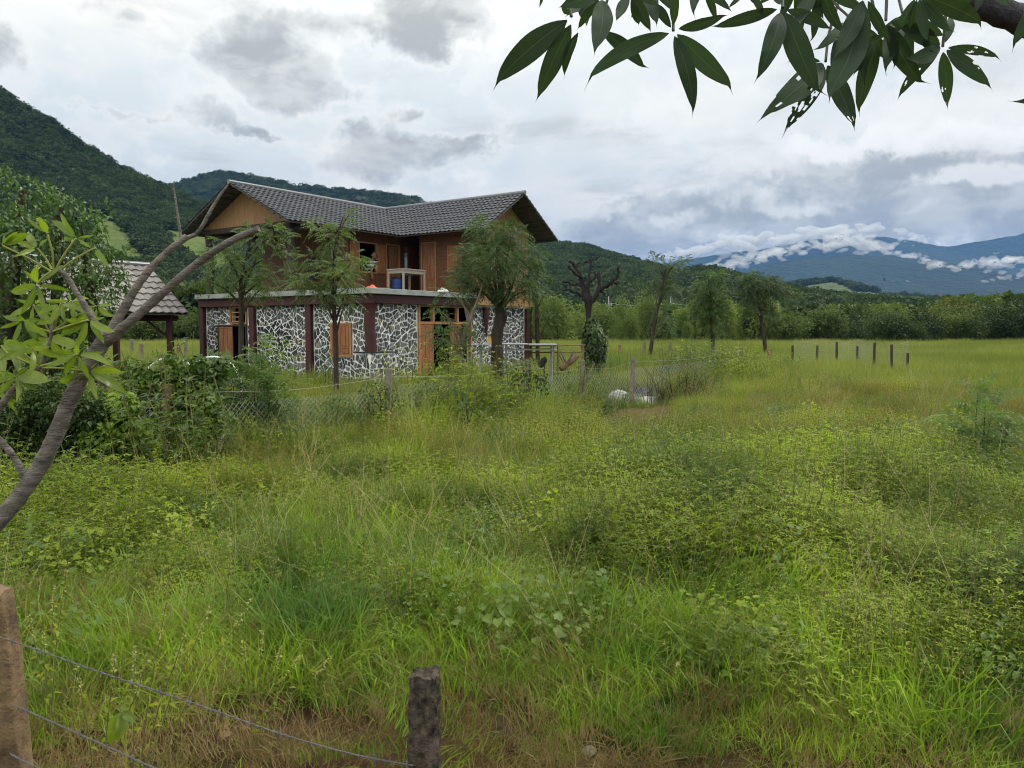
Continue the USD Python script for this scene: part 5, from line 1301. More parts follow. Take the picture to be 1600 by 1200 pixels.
bush('lime_vine', 'bright yellow-green vine with rounded leaves spilling over the fence on the left', 9.5, [(165, 640, 26), (190, 660, 30), (160, 685, 30), (200, 632, 20), (205, 695, 26), (180, 710, 22), (150, 630, 14), (225, 670, 16)], 190, .066, 'leaf_lime', 'heart', 32, cat_='vine')
bush('heart_vine', 'mound of round-leaved green vines around the first brown fence post', 11.3, [(215, 600, 30), (290, 612, 34), (325, 625, 30), (300, 655, 36), (240, 660, 30), (340, 660, 30), (290, 690, 30), (205, 575, 20), (330, 590, 22), (232, 625, 22), (265, 585, 16), (262, 562, 14), (290, 572, 16), (248, 575, 16), (322, 566, 16), (350, 572, 18), (310, 585, 18)], 120, .075, 'leaf_bush', 'heart', 33, cat_='vine')
bush('shrub', 'dark feathery shrub in front of the half-open door', 12.4, [(375, 610, 34), (400, 640, 34), (360, 650, 32), (420, 660, 26), (345, 610, 22), (400, 590, 22), (380, 680, 28), (425, 620, 18)], 36, .30, 'leaf_dark', 'frond', 34)
bush('shrub', 'pale bluish feathery shrub growing up beside the half-open door', 14.8, [(415, 545, 16), (400, 560, 20), (430, 560, 16), (390, 580, 18), (440, 540, 10), (345, 585, 18), (325, 575, 14), (355, 570, 12)], 22, .30, 'leaf_bluish', 'frond', 35)
bush('shrub', 'low yellowish shrub against the mesh, left of the slender tree', 13.2, [(470, 640, 26), (510, 645, 28), (445, 660, 22), (540, 655, 26), (490, 665, 24), (530, 632, 16)], 130, .055, 'leaf_bush', seed=36)
bush('shrub', 'tall dark weed with upright stems at the third fence post', 14.0, [(580, 640, 26), (595, 615, 18), (600, 665, 26), (565, 660, 22), (620, 650, 18), (572, 610, 10), (616, 620, 12)], 110, .07, 'leaf_dark', seed=37, w=.6)
bush('shrub', 'light green bamboo-like shrub against the stone wall, under the closed window', 21.5, [(510, 570, 14), (515, 590, 16), (500, 598, 14), (520, 555, 8), (506, 548, 8)], 90, .14, 'leaf_bush', seed=38, w=.2)
bush('shrub', 'full green bush under the double door, behind the fence', 17.4, [(690, 590, 34), (720, 600, 36), (670, 610, 30), (745, 595, 24), (700, 560, 20), (725, 575, 24), (655, 625, 22), (715, 632, 28), (760, 615, 22)], 130, .075, 'leaf_bush', seed=39, w=.55)
bush('vine_stalk', 'dark vine-wrapped stalk sagging in front of the fence', 13.6, [(738, 650, 16), (745, 675, 18), (722, 620, 12), (730, 635, 12), (752, 690, 14)], 120, .065, 'leaf_dark', seed=40, w=.6, cat_='vine')
bush('vine_clump', 'green vines draped over the fence post right of the thick-trunked tree', 16.2, [(810, 582, 18), (828, 575, 16), (795, 590, 18), (842, 590, 16), (820, 600, 16), (778, 596, 14), (790, 570, 10), (850, 605, 12)], 110, .075, 'leaf_dark', seed=41, w=.65, cat_='vine')
bush('shrub', 'leafy weeds around the leaning stick between two fence posts', 17.6, [(880, 600, 20), (905, 610, 20), (860, 620, 20), (930, 600, 16), (890, 630, 20), (915, 575, 14)], 110, .07, 'leaf_bush', seed=42, w=.5)
def dry(t, base, r):
    ms = []
    for k in range(46):
        a = r.uniform(0, 2 * PI); h_ = r.uniform(.4, 1.15); x_ = r.uniform(-1.0, .8)
        ms.append(tube(smooth_line([(x_, r.uniform(-.3, .3), 0), (x_ + .15 * math.cos(a), .1, h_ * .6), (x_ + .5 * math.cos(a), .1, h_)], 6), np.linspace(.009, .003, 6), 4))
    obj('twigs', cat(ms), M['bark'], t)
bush('dry_shrub', 'brownish twiggy shrub right of the white plastic sheets', 20.2, [(1062, 600, 26), (1085, 590, 26), (1045, 585, 18), (1100, 605, 22), (1075, 570, 14), (1040, 612, 16)], 70, .07, 'leaf_dry', seed=43, w=.4, extra=dry)
bush('shrub', 'dark green shrub in front of the narrow dark tree', 25.0, [(1118, 580, 20), (1135, 588, 20), (1105, 592, 18), (1150, 598, 14), (1120, 565, 10)], 130, .10, 'leaf_dark', seed=44, w=.5)
bush('shrub', 'small green shrub at the left end of the net fence', 31.0, [(1218, 568, 16), (1232, 562, 12), (1205, 574, 12), (1245, 570, 12)], 120, .12, 'leaf_bush', seed=45, w=.5)
bush('feathery_shrub', 'pale feathery young tree standing in the meadow at the far right', 10.6, [(1535, 640, 22), (1512, 665, 24), (1556, 662, 24), (1535, 690, 30), (1505, 700, 20), (1565, 700, 24), (1540, 725, 24), (1580, 675, 14), (1495, 675, 12), (1538, 618, 10)], 15, .36, 'leaf_bluish', 'frond', 46)
bush('shrub', 'low leafy scrub in front of the pavilion post', 19.0, [(225, 575, 22), (255, 570, 20), (205, 585, 20), (280, 575, 20), (300, 580, 20), (240, 590, 20)], 100, .085, 'leaf_bush', seed=47, w=.55)
bush('shrub', 'weedy green shrub left of the half-open door', 20.0, [(325, 590, 16), (335, 600, 16), (310, 600, 18), (360, 606, 18), (400, 604, 20), (430, 606, 18), (460, 612, 14)], 90, .085, 'leaf_bush', seed=48, w=.5)
for k, (y_, cls_, dn_, L_, mat_, st_, w_, lab_) in enumerate([
    (13.4, [(405, 600, 26), (440, 610, 22), (425, 640, 26), (455, 650, 20)], 34, .28, 'leaf_bush', 'frond', .3, 'light feathery bush at the right of the dark feathery shrub'),
    (15.5, [(545, 628, 18), (560, 640, 20), (530, 645, 18)], 110, .06, 'leaf_dark', 'leaf', .6, 'low dark leafy weed between slender tree and third fence post'),
    (15.0, [(640, 630, 22), (660, 650, 24), (625, 655, 20), (650, 610, 16)], 120, .07, 'leaf_bush', 'leaf', .5, 'rounded green bush just right of the third fence post'),
    (15.8, [(700, 640, 26), (725, 650, 24), (690, 615, 22), (760, 640, 22), (740, 615, 20)], 120, .07, 'leaf_feather', 'leaf', .55, 'mixed green scrub under the leaning tree'),
    (16.9, [(790, 625, 22), (850, 635, 20), (815, 640, 22), (870, 625, 18)], 110, .07, 'leaf_bush', 'leaf', .5, 'green weeds at the foot of the fence post right of the thick-trunked tree'),
    (19.0, [(935, 620, 18), (950, 632, 16), (915, 628, 16)], 100, .075, 'leaf_dry', 'leaf', .4, 'brownish weeds in front of the white plastic sheets'),
    (12.0, [(330, 690, 24), (370, 695, 24), (300, 700, 20), (410, 690, 20)], 140, .055, 'leaf_dark', 'leaf', .6, 'dark creeping weeds at the foot of the mesh left of centre')]):
    bush('shrub', lab_, y_, cls_, dn_, L_, mat_, st_, 700 + k, w=w_)
for k, (px, py, y2, lab) in enumerate([(955, 560, 30, 'tall pale grass tussock behind the bare stump tree'), (975, 556, 33, 'tall pale grass tussock right of the stump tree')]):
    r = np.random.default_rng(k); n = 420; x_ = (px - 800) / FPX * y2
    a = r.uniform(0, 6.28, n); P = np.stack([r.normal(size=n) * .5, r.normal(size=n) * .4, np.zeros(n)], 1)
    o = obj('grass_tussock', blades(P, a, r.uniform(.6, 1.25, n), r.uniform(.012, .022, n), r.uniform(.2, .8, n)), M['leaf_bush'])
    UsdGeom.Xformable(o).AddTranslateOp().Set(Gf.Vec3d(x_, y2, 0)); tag(o, lab, 'grass tussock')
stk = thing('stick', 'bleached forked stick leaning on the fence left of the white sheets', 'stick', at(908, 604, 18.2), 0)
b0 = at(908, 604, 18.2)
obj('shaft', tube(smooth_line([at(906, 612, 18.2) - b0, at(917, 592, 18.2) - b0, at(929, 567, 18.3) - b0], 8), np.linspace(.035, .02, 8), 7), M['bark_pale'], stk)
obj('fork', tube(smooth_line([at(911, 602, 18.2) - b0, at(922, 590, 18.1) - b0, at(930, 584, 18.1) - b0], 6), np.linspace(.02, .01, 6), 6), M['bark_pale'], stk)
# ------------------------------------------------------------------ the meadow: grasses and weeds nobody could count
GB = ((.165, .125, .040), .55, .52)
leafy('stalk_pale', (.25, .22, .09), (.50, .46, .22), rough=.7, trans=.2, patch=1, tmul=1.1)
leafy('weed_leaf', (.040, .085, .005), (.46, .55, .036), rough=.5, trans=.42, patch=.7, tmul=1.6, spec=.3, tip=(.42, .42, .10))
leafy('weed_yellow', (.09, .13, .009), (.52, .55, .042), rough=.55, trans=.38, patch=.5, tmul=1.5, spec=.25, tip=(.46, .42, .10))
leafy('grass_green', (.05, .11, .009), (.40, .54, .055), rough=.5, trans=.36, patch=.9, tmul=1.5, spec=.3)
leafy('grass_olive', (.08, .11, .016), (.34, .38, .07), rough=.6, trans=.3, patch=.6, tmul=1.4, spec=.2)
leafy('grass_dry', (.12, .08, .035), (.32, .24, .11), rough=.75, trans=.2, patch=.8, tmul=1.2, spec=.15)
leafy('seed_brown', (.22, .165, .05), (.40, .32, .11), rough=.8, trans=.25, patch=.5, tmul=1.3, spec=.1)
leafy('far_grass', (.13, .165, .038), (.32, .35, .10), rough=.7, trans=.3, patch=.10, tmul=1.2, spec=.15, glob=((.29, .28, .095), .05, .56))
plain('weed_stem', (.11, .12, .035), rough=.7, var=.3)
rm = np.random.default_rng(2024)
def weed_clump(seed, n_st=44, R=.56, h=(.26, .62), nodes=9, L=.045, wl=.27, spread=.35):
    r = np.random.default_rng(seed)
    PP, DD, UU, LL, st = [], [], [], [], []
    for k in range(n_st):
        a = r.uniform(0, 2 * PI); b = np.array([math.cos(a), math.sin(a), 0]) * R * math.sqrt(r.uniform())
        hh = r.uniform(*h); a2 = r.uniform(0, 2 * PI); lean = np.array([math.cos(a2), math.sin(a2), 0]) * spread * hh * r.uniform(.2, 1)
        line = np.array([b + lean * t * t + np.array([0, 0, hh * t]) for t in (0, .5, 1)])
        st.append(tube(line, [.0035, .003, .0015], 3, False))
        for j in range(nodes):
            t = .28 + .72 * (j + r.uniform(.2, .8)) / nodes
            c = b + lean * t * t + np.array([0, 0, hh * t])
            an = j * 2.4 + k + r.uniform(-.4, .4)
            out = np.array([math.cos(an), math.sin(an), r.uniform(.1, .7)])
            c2 = c + out * L * .55 * (1.3 - t * .6)
            side_v = np.array([-math.sin(an), math.cos(an), 0])
            for o in (out, out * .45 + side_v, out * .45 - side_v):
                PP.append(c2); DD.append(o + r.normal(size=3) * .15 + [0, 0, -.05]); UU.append([0, 0, 1] + r.normal(size=3) * .3); LL.append(L * r.uniform(.7, 1.25) * (1.25 - .45 * t))
    l = np.array(LL)
    return leaves(np.array(PP), np.array(DD), np.array(UU), l, l * wl, .16, .22), cat(st)
def grass_clump(seed, n=340, R=.32, h=(.08, .30), w=(.0028, .0062), lean=(.3, 1.25)):
    r = np.random.default_rng(seed)
    a = r.uniform(0, 2 * PI, n); q = R * np.sqrt(r.uniform(0, 1, n))
    P = np.stack([q * np.cos(a), q * np.sin(a), np.full(n, -.02)], 1)
    return blades(P, a + r.normal(size=n) * .9, r.uniform(*h, n), r.uniform(*w, n), r.uniform(*lean, n), r.normal(size=n) * .5)
def seed_clump(seed, n=40, R=.55, h=(.42, .82)):
    r = np.random.default_rng(seed); cu, sp = [], []
    for k in range(n):
        a = r.uniform(0, 2 * PI); b = np.array([math.cos(a), math.sin(a), 0]) * R * math.sqrt(r.uniform())
        hh = r.uniform(*h); ln = np.array([math.cos(a + .5), math.sin(a + .5), 0]) * hh * r.uniform(.05, .35)
        line = np.array([b + ln * t * t + np.array([0, 0, hh * t]) for t in (0, .4, .75, 1)])
        cu.append(tube(line, [.003, .0025, .0018, .001], 3, False))
        m_ = 20; t = r.uniform(.55, 1.0, m_)
        P = b + ln * (t * t)[:, None] + np.array([0, 0, 1.0]) * (hh * t)[:, None]
        D = rdir(r, m_, .7); Ls = r.uniform(.03, .08, m_) * (1.4 - t)* 1.6
        sp.append(leaves(P, D, rdir(r, m_, .3), Ls, np.full(m_, .005), .1, .1))
        sp.append(leaves(P + D * (Ls * .8)[:, None], D + rdir(r, m_) * .6, rdir(r, m_, .3), Ls * .5, np.full(m_, .006), .1, .3))
    return cat(sp), cat(cu)
def broad_clump(seed, n=130, R=.34, h=(.15, .5)):
    r = np.random.default_rng(seed); a = r.uniform(0, 6.28, n); q = R * np.sqrt(r.uniform(0, 1, n)); z = r.uniform(*h, n)
    P = np.stack([q * np.cos(a), q * np.sin(a), z * (1.1 - q / R * .5)], 1)
    return hearts(r, P, np.stack([np.cos(a) * .5, np.sin(a) * .5, np.ones(n)], 1), r.uniform(.022, .050, n))
def stalk_clump(seed, n=7, R=.3):
    r = np.random.default_rng(seed); ms = []
    for k in range(n):
        a = r.uniform(0, 6.28); b = np.array([math.cos(a), math.sin(a), 0]) * R * r.uniform(); h_ = r.uniform(.45, 1.0); ln = np.array([math.cos(a + 1), math.sin(a + 1), 0]) * h_ * r.uniform(.1, .6)
        ms.append(tube([b, b + ln * .3 + [0, 0, h_ * .55], b + ln + [0, 0, h_]], [.0028, .002, .0012], 3, False))
        t = r.uniform(.75, 1, 12); P = b + ln * (t * t)[:, None] + np.array([0, 0, 1.0]) * (h_ * t)[:, None]
        ms.append(leaves(P, rdir(r, 12, .5), rdir(r, 12), r.uniform(.012, .03, 12), r.uniform(.004, .008, 12), .2, .2))
    return cat(ms)
WEEDS = [weed_clump(300 + k) for k in range(5)]
WEEDS_BIG = [weed_clump(320 + k, 38, .56, (.28, .6), 8, .062, .27) for k in range(3)]
GRASS = [grass_clump(340 + k) for k in range(5)]
GRASS_LOW = [grass_clump(350 + k, 230, .28, (.03, .14), (.002, .0045), (.4, 1.1)) for k in range(4)]
GRASS_TALL = [grass_clump(360 + k, 130, .45, (.4, .85), (.003, .007), (.15, .7)) for k in range(4)]
SEEDS = [seed_clump(370 + k) for k in range(4)]
FAR = [grass_clump(380 + k, 150, .75, (.28, .62), (.016, .034), (.15, .7)) for k in range(4)]
FAR_SEED = [grass_clump(390 + k, 90, .7, (.55, .85), (.010, .020), (.1, .5)) for k in range(3)]

HOUSE_POLY = Polygon([tuple(hw(s, t, 0)[:2]) for s, t in ((-.35, -.35), (10.0, -.25), (10.0, 10), (-.3, 10))])
def field_points(n, y0, y1, mx=.80, seed=0, wpow=1.0):
    r = np.random.default_rng(seed)
    y = np.sqrt(r.uniform(y0 ** 2, y1 ** 2, n)); x = r.uniform(-mx, mx, n) * y
    import shapely
    ok = ~shapely.contains_xy(HOUSE_POLY, x, y)
    return x[ok], y[ok], r
def mound(x, y): return meshkit.fbm(np.stack([x * .55, y * .45, np.zeros_like(x)], -1), 3, 71)
def spread_stuff(name, protos, x, y, r, sc, label, tilt=.12, cat_='grass', dz=0.0):
    P = np.stack([x, y, gz(x, y) + dz], 1); n = len(x); sc = sc * low_spot(x, y)
    return scatter(f'/World/{name}', protos, r.integers(0, len(protos), n), P, r.uniform(0, 2 * PI, n), sc, r.normal(size=(n, 2)) * tilt, label=label, cat_=cat_)
def low_spot(x, y):                                    # the trampled ground before the white sheets, where little grows
    px = 800 + FPX * x / y
    return 1 - .80 * sstep(px, 905, 945) * sstep(px, 1085, 1040) * sstep(y, 12, 15) * sstep(y, 24, 22.5)
def thresh(r, p): return r.uniform(size=len(p)) < p
def sstep(v, a, b): t = np.clip((v - a) / (b - a), 0, 1); return t * t * (3 - 2 * t)
def pn(x, y, s, seed): return meshkit.fbm(np.stack([x * s, y * s, np.zeros_like(x)], -1), 3, seed)

# short turf and dead stalks round the bare soil close by
x, y, r = field_points(2300, 2.2, 8.5, .78, 1)
bare = pn(x, y, .8, 9)
k = thresh(r, np.clip(sstep(bare, .47, .60) + (y - 4.9) * .5, .16, 1))
spread_stuff('turf', [[(c, M['grass_green'])] for c in GRASS_LOW] + [[(c, M['grass_olive'])] for c in GRASS_LOW], x[k], y[k], r, r.uniform(.6, 1.5, k.sum()), 'short grass around the bare soil in the foreground', .3)
x, y, r = field_points(420, 2.2, 5.4, .78, 2)
spread_stuff('dead_grass', [[(c, M['grass_dry'])] for c in GRASS_LOW], x, y, r, r.uniform(.6, 1.3, len(x)), 'straw and dead grass on the soil in the foreground', .6)
# fresh green grass
x, y, r = field_points(2600, 3.4, 12, .80, 3)
g_ = pn(x, y, .55, 33)
p_ = np.maximum(sstep(g_, .46, .58) * np.clip(1.2 - (y - 5.2) / 3.0, 0, 1), .9 * sstep(y, 6.0, 4.6)) * np.clip((y - 3.8) / 1.2, .04 + .3 * (pn(x, y, .8, 9) > .54), .75)
k = thresh(r, p_)
spread_stuff('grass', [[(c, M['grass_green'])] for c in GRASS], x[k], y[k], r, r.uniform(.55, 1.25, k.sum()) * (.35 + 1.3 * sstep(pn(x[k], y[k], 1.6, 88), .3, .7)), 'fresh green grass between the weeds', .15)
# leafy weeds in mounds
x, y, r = field_points(3000, 4.3, 19, .80, 4)
mo = mound(x, y); g_ = pn(x, y, .55, 33)
p_ = np.clip(1.15 - sstep(g_, .5, .62) * np.clip(1.3 - y / 6.5, 0, 1), 0, 1) * np.clip((y - 4.2 + .55 * np.clip(x, -1, 3)) / 1.3, 0, 1)
k = thresh(r, p_); sc = (.52 + .64 * sstep(mo[k], .30, .70)) * r.uniform(.65, 1.25, k.sum()) * (1 - .38 * sstep(-x[k], 1.2, 3.5) * sstep(y[k], 5, 8)) * (1 - .45 * sstep(y[k], 7.5, 12))
spread_stuff('weeds', [[(c, M['weed_leaf']), (s, M['weed_stem'])] for c, s in WEEDS], x[k], y[k], r, sc, 'leafy green weeds in uneven mounds across the meadow', .14, 'weeds')
x, y, r = field_points(1100, 4.0, 11, .82, 5)
big = pn(x, y, .5, 44) + .05 * np.clip(x - .5, -2, 3)
k = thresh(r, sstep(big, .48, .62) * np.clip((y - 4.0 + .5 * np.clip(x, -1, 3)) / 1.2, 0, 1)); mo = mound(x, y)
spread_stuff('broad_weeds', [[(c, M['weed_leaf']), (s, M['weed_stem'])] for c, s in WEEDS_BIG], x[k], y[k], r, (.55 + .6 * sstep(mo[k], .30, .70)) * r.uniform(.65, 1.25, k.sum()), 'broader-leaved weeds thick on the right of the meadow', .14, 'weeds')
# yellow-green weeds and brown seed heads farther out
x, y, r = field_points(3000, 9.0, 27, .80, 6)
k = thresh(r, sstep(y + 5 * (pn(x, y, .3, 55) - .5), 9.5, 14.0)); mo = mound(x, y)
spread_stuff('yellow_weeds', [[(c, M['weed_yellow']), (s, M['weed_stem'])] for c, s in WEEDS], x[k], y[k], r, (.38 + .55 * sstep(mo[k], .25, .75)) * r.uniform(.85, 1.25, k.sum()), 'yellow-green weeds over the middle of the meadow', .14, 'weeds')
x, y, r = field_points(650, 6.5, 34, .80, 7)
br = pn(x, y, .22, 66) + .10 * sstep(y, 9, 13) * sstep(y, 26, 20) + .06 * sstep(x / y, .1, .35) * sstep(y, 12, 15)
k = thresh(r, sstep(br, .50, .60) * np.clip((y - 6) / 5, .1, 1))
spread_stuff('seed_grass', [[(c, M['seed_brown']), (s, M['grass_olive'])] for c, s in SEEDS], x[k], y[k], r, r.uniform(.5, .9, k.sum()), 'reddish brown seed heads standing over the meadow', .12)
x, y, r = field_points(2600, 6, 40, .80, 8)
k = thresh(r, sstep(pn(x, y, .3, 77), .5, .6) * np.clip((y - 7) / 6, .15, 1))
spread_stuff('tall_grass', [[(c, M['grass_olive'])] for c in GRASS_TALL] + [[(c, M['grass_green'])] for c in GRASS_TALL[:2]], x[k], y[k], r, r.uniform(.5, 1.0, k.sum()), 'tall thin grass in loose stands', .12)
x, y, r = field_points(420, 4.2, 16, .80, 21)
k = thresh(r, .15 + .85 * sstep(pn(x, y, .8, 95), .48, .6))
spread_stuff('round_leaf_weeds', [[(broad_clump(400 + q), M[m_])] for q, m_ in enumerate(('leaf_bush', 'weed_leaf', 'leaf_bush', 'weed_leaf'))], x[k], y[k], r, r.uniform(.7, 1.3, k.sum()), 'round-leaved weeds scattered among the others', .2, 'weeds')
x, y, r = field_points(900, 4.0, 22, .80, 23)
spread_stuff('pale_stalks', [[(stalk_clump(410 + q), M['stalk_pale'])] for q in range(4)], x, y, r, r.uniform(.6, 1.15, len(x)), 'pale bent stalks standing out of the meadow', .25, 'stalks')
# the open field to the trees
x, y, r = field_points(9000, 22, 84, .84, 9)
k = thresh(r, np.clip((y - 20) / 10, 0, 1))
spread_stuff('field_grass', [[(c, M['far_grass'])] for c in FAR] + [[(c, M['far_grass'])] for c in FAR_SEED], x[k], y[k], r, r.uniform(.8, 1.35, k.sum()), 'ripening yellow-green grass of the open field', .08)
# rank growth along the fence and in the yard behind it
fl = np.array([(a, b) for a, b, _ in FP])
x, y, r = field_points(9000, 8, 29, .80, 10)
dmin = np.min([np.abs(np.cross(fl[k + 1] - fl[k], np.stack([x, y], 1) - fl[k]) / np.linalg.norm(fl[k + 1] - fl[k])) + 9 * ((np.stack([x, y], 1) - fl[k]) @ (fl[k + 1] - fl[k]) / np.linalg.norm(fl[k + 1] - fl[k]) ** 2 < -.1) + 9 * ((np.stack([x, y], 1) - fl[k]) @ (fl[k + 1] - fl[k]) / np.linalg.norm(fl[k + 1] - fl[k]) ** 2 > 1.1) for k in range(len(fl) - 1)], 0)
k = (dmin < .2 + 1.1 * pn(x, y, .5, 12)) & (pn(x, y, .45, 13) > .42 - .1 * (x < -1))
sc = r.uniform(.7, 2.1, k.sum()) * (.55 + .9 * sstep(pn(x[k], y[k], .7, 91), .35, .65)); pxk = 800 + FPX * x[k] / y[k]; sc = sc * np.where((pxk < 150) | ((pxk > 335) & (pxk < 410)), .42, np.where((pxk > 430) & (pxk < 645), .55, 1))
spread_stuff('fence_weeds', [[(c, M[m_]), (s_, M['weed_stem'])] for (c, s_), m_ in zip(WEEDS_BIG + WEEDS[:2], ('leaf_bush', 'weed_leaf', 'leaf_dark', 'weed_yellow', 'leaf_bush'))], x[k], y[k], r, sc, 'rank weeds growing through the chain-link fence', .15, 'weeds')
hp = hl(np.stack([x, y, np.zeros_like(x)], -1))
inyard = (hp[:, 0] > -5) & (hp[:, 0] < 12) & (hp[:, 1] < 10) & (y > np.interp(x, fl[:, 0], fl[:, 1]) - .3)
wall_d = np.minimum(np.where(hp[:, 0] > -.3, np.abs(hp[:, 1]), 9), np.where(hp[:, 1] > -.3, np.abs(hp[:, 0]), 9))
k = inyard & (pn(x, y, .4, 14) > .44 + .12 * np.exp(-((wall_d - .2) / 1.6) ** 2) - .08 * (hp[:, 0] > 5.5)) & thresh(r, np.full(len(x), .6))
spread_stuff('yard_weeds', [[(c, M[m_]), (s_, M['weed_stem'])] for (c, s_), m_ in zip(WEEDS_BIG + WEEDS[:2], ('leaf_bush', 'weed_leaf', 'weed_yellow', 'leaf_bush', 'weed_leaf'))], x[k], y[k], r, r.uniform(.4, .95, k.sum()) * np.where(np.abs(800 + FPX * x[k] / y[k] - 540) < 120, .45, 1), 'weeds standing in the yard between fence and house', .15, 'weeds')
k = inyard & thresh(r, np.full(len(x), .35))
spread_stuff('yard_grass', [[(c, M['grass_green'])] for c in GRASS] + [[(c, M['grass_olive'])] for c in GRASS], x[k], y[k], r, r.uniform(.6, 1.2, k.sum()) * np.where(np.abs(800 + FPX * x[k] / y[k] - 540) < 120, .5, 1), 'grass in the yard around the house', .15)
k = (dmin < .3 + 1.3 * pn(x, y, .6, 22)) & thresh(r, np.full(len(x), .5))
spread_stuff('fence_grass', [[(c, M['grass_olive'])] for c in GRASS_TALL] + [[(c, M['grass_green'])] for c in GRASS_TALL], x[k], y[k], r, r.uniform(.6, 1.4, k.sum()) * np.where(x[k] < -4.6, .5, 1) * np.where(np.abs(800 + FPX * x[k] / y[k] - 540) < 110, .55, 1), 'tall grass growing up through the chain-link fence', .15)
# ------------------------------------------------------------------ barbed wire fence in the foreground
bf_ = thing('barbed_wire_fence', 'barbed wire strung between a brown and a grey stub post in the foreground', 'fence', (0, 0, 0))
pl_top = at(-20, 928, 2.55); pc_top = at(662, 1056, 2.45)
v, f = post_mesh(.105, pl_top[2], 201, .009, lean=(-.05, 0)); v, f = trimesh.remesh.subdivide(v, f); v = v + (np.stack([meshkit.fbm(v * [30, 30, 12], 3, 19 + k) for k in range(3)], 1) - .5) * .02; v = v + [pl_top[0] + .05 * pl_top[2], 2.58, 0]
obj('post', (v, f), M['post_brown'], bf_, smooth=40, label='brown earth-stained post')
plain('post_rough', (.105, .088, .068), rough=.95, spec=.1, var=.85, scale=30, bump=2.0, bscale=75)
v, f = trimesh.remesh.subdivide(*trimesh.remesh.subdivide(*post_mesh(.096, pc_top[2], 202, .005))); 
q = v * 55
v = v + (np.stack([meshkit.fbm(q, 4, 9 + k) for k in range(3)], 1) - .5) * .03
obj('post', (v + [pc_top[0], 2.47, 0], f), M['post_rough'], bf_, smooth=30, label='grey pitted concrete post')
plain('wire_steel', (.085, .083, .085), rough=.45, spec=.6, var=.3, scale=30)
def barbed(pts, seed):
    r = np.random.default_rng(seed)
    l = smooth_line(pts, 90)
    s = np.concatenate([[0], np.cumsum(np.linalg.norm(np.diff(l, axis=0), axis=1))])
    ph = s / .035 * 2 * PI; d = unit(l[-1] - l[0]); up = np.array([0, 0, 1.0]); sd_ = np.cross(d, up)
    ms = [tube(l + .0021 * (np.cos(ph + o)[:, None] * up + np.sin(ph + o)[:, None] * sd_), .0018, 5) for o in (0, PI)]
    w = obj('wire', cat(ms), M['wire_steel'], bf_, smooth=60)
    for t in np.arange(.05, s[-1], .105):
        c = np.array([np.interp(t, s, l[:, k]) for k in range(3)]); a = r.uniform(0, PI); bb = []
        for o in (0, 1.2):
            e = math.cos(a + o) * up + math.sin(a + o) * sd_ + d * .25
            bb.append(tube([c - e * .017, c, c + e * .017], [.0006, .002, .0006], 4))
        bb.append(tube([c + d * .004 * q_ + .0046 * (math.cos(q_ * 2) * up + math.sin(q_ * 2) * sd_) for q_ in np.linspace(-1.6, 1.6, 9)], .0013, 4))
        obj('barb', cat(bb), M['wire_steel'], w)
barbed([at(-60, 985, 2.44), at(4, 997, 2.46), at(150, 1048, 2.45), at(300, 1098, 2.42), at(450, 1150, 2.39), at(560, 1180, 2.38), at(645, 1196, 2.40)], 1)
barbed([at(22, 1102, 2.45), at(90, 1132, 2.42), at(180, 1172, 2.36), at(250, 1203, 2.32), at(420, 1265, 2.30), at(660, 1335, 2.36)], 2)
barbed([at(16, 1178, 2.45), at(60, 1200, 2.42), at(200, 1260, 2.36), at(420, 1350, 2.3), at(660, 1430, 2.36)], 3)

# ------------------------------------------------------------------ palmate-leaved trees close to the eye
def big_leaf_mat(name, dark, light, trans, tmul, rough=.4, spec=.5):
    g = Graph()
    uv = g.add('separate_xyz', None, vector=g.add('attribute', {'attribute': 'st'}) + '.vector')
    u = g.math('absolute', g.math('subtract', uv + '.x', .5)); v_ = uv + '.y'
    rib = g.step(u, .035, .012)
    rib = g.math('subtract', 1.0, g.step(u, .012, .035))
    wv = g.math('fraction', g.math('multiply', g.math('subtract', v_, g.math('multiply', u, .55)), 15.0))
    vein = g.math('subtract', 1.0, g.step(g.math('absolute', g.math('subtract', wv, .5)), .03, .12))
    geo = g.add('geometry'); n = g.noise(geo + '.position', 14.0, 5, .6) + '.fac'
    oi = g.add('object_info') + '.random'
    f_ = g.math('add', g.math('multiply', n, .55), g.math('multiply', oi, .45))
    col = g.ramp(f_, [(.25, dark), (.75, light)])
    lt = tuple(min(c * 1.7 + .01, 1) for c in light)
    col = g.mix(g.math('multiply', vein, .09), col, lt)
    col = g.mix(g.math('multiply', rib, .45), col, lt)
    hgt = g.math('add', g.math('multiply', vein, -.6), g.math('multiply', rib, -1.0))
    nrm = g.add('bump', {'strength': .5, 'distance': .002}, height=hgt) + '.normal'
    p = g.add('principled_bsdf', {'roughness': rough, 'specular_ior_level': spec}, base_color=col, normal=nrm)
    tc2 = g.add('vector_math', {'math_type': 'multiply', 'vector2': (tmul * 1.1, tmul * 1.2, tmul * .4)}, vector1=col) + '.vector'
    t = g.add('translucent_bsdf', None, color=tc2)
    mx = g.add('mix_closure', {'fac': trans}, closure1=p + '.BSDF', closure2=t + '.BSDF')
    M[name] = usdkit.material(stage, f'/World/Looks/{name}', g.n, g.l, surface=mx + '.closure')
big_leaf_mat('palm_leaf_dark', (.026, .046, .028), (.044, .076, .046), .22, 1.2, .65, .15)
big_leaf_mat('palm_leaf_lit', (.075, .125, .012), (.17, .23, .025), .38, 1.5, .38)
plain('petiole_green', (.20, .22, .04), rough=.5, var=.2)
plain('petiole_dark', (.03, .035, .022), rough=.6, var=.3)
plain('kapok_bark', (.21, .19, .165), rough=.85, spec=.2, var=.6, scale=18, bump=1.0, bscale=70, stretch=(1, 1, 3))
plain('bark_front', (.045, .045, .055), rough=.9, var=.4, scale=18, bump=1.0, bscale=70)
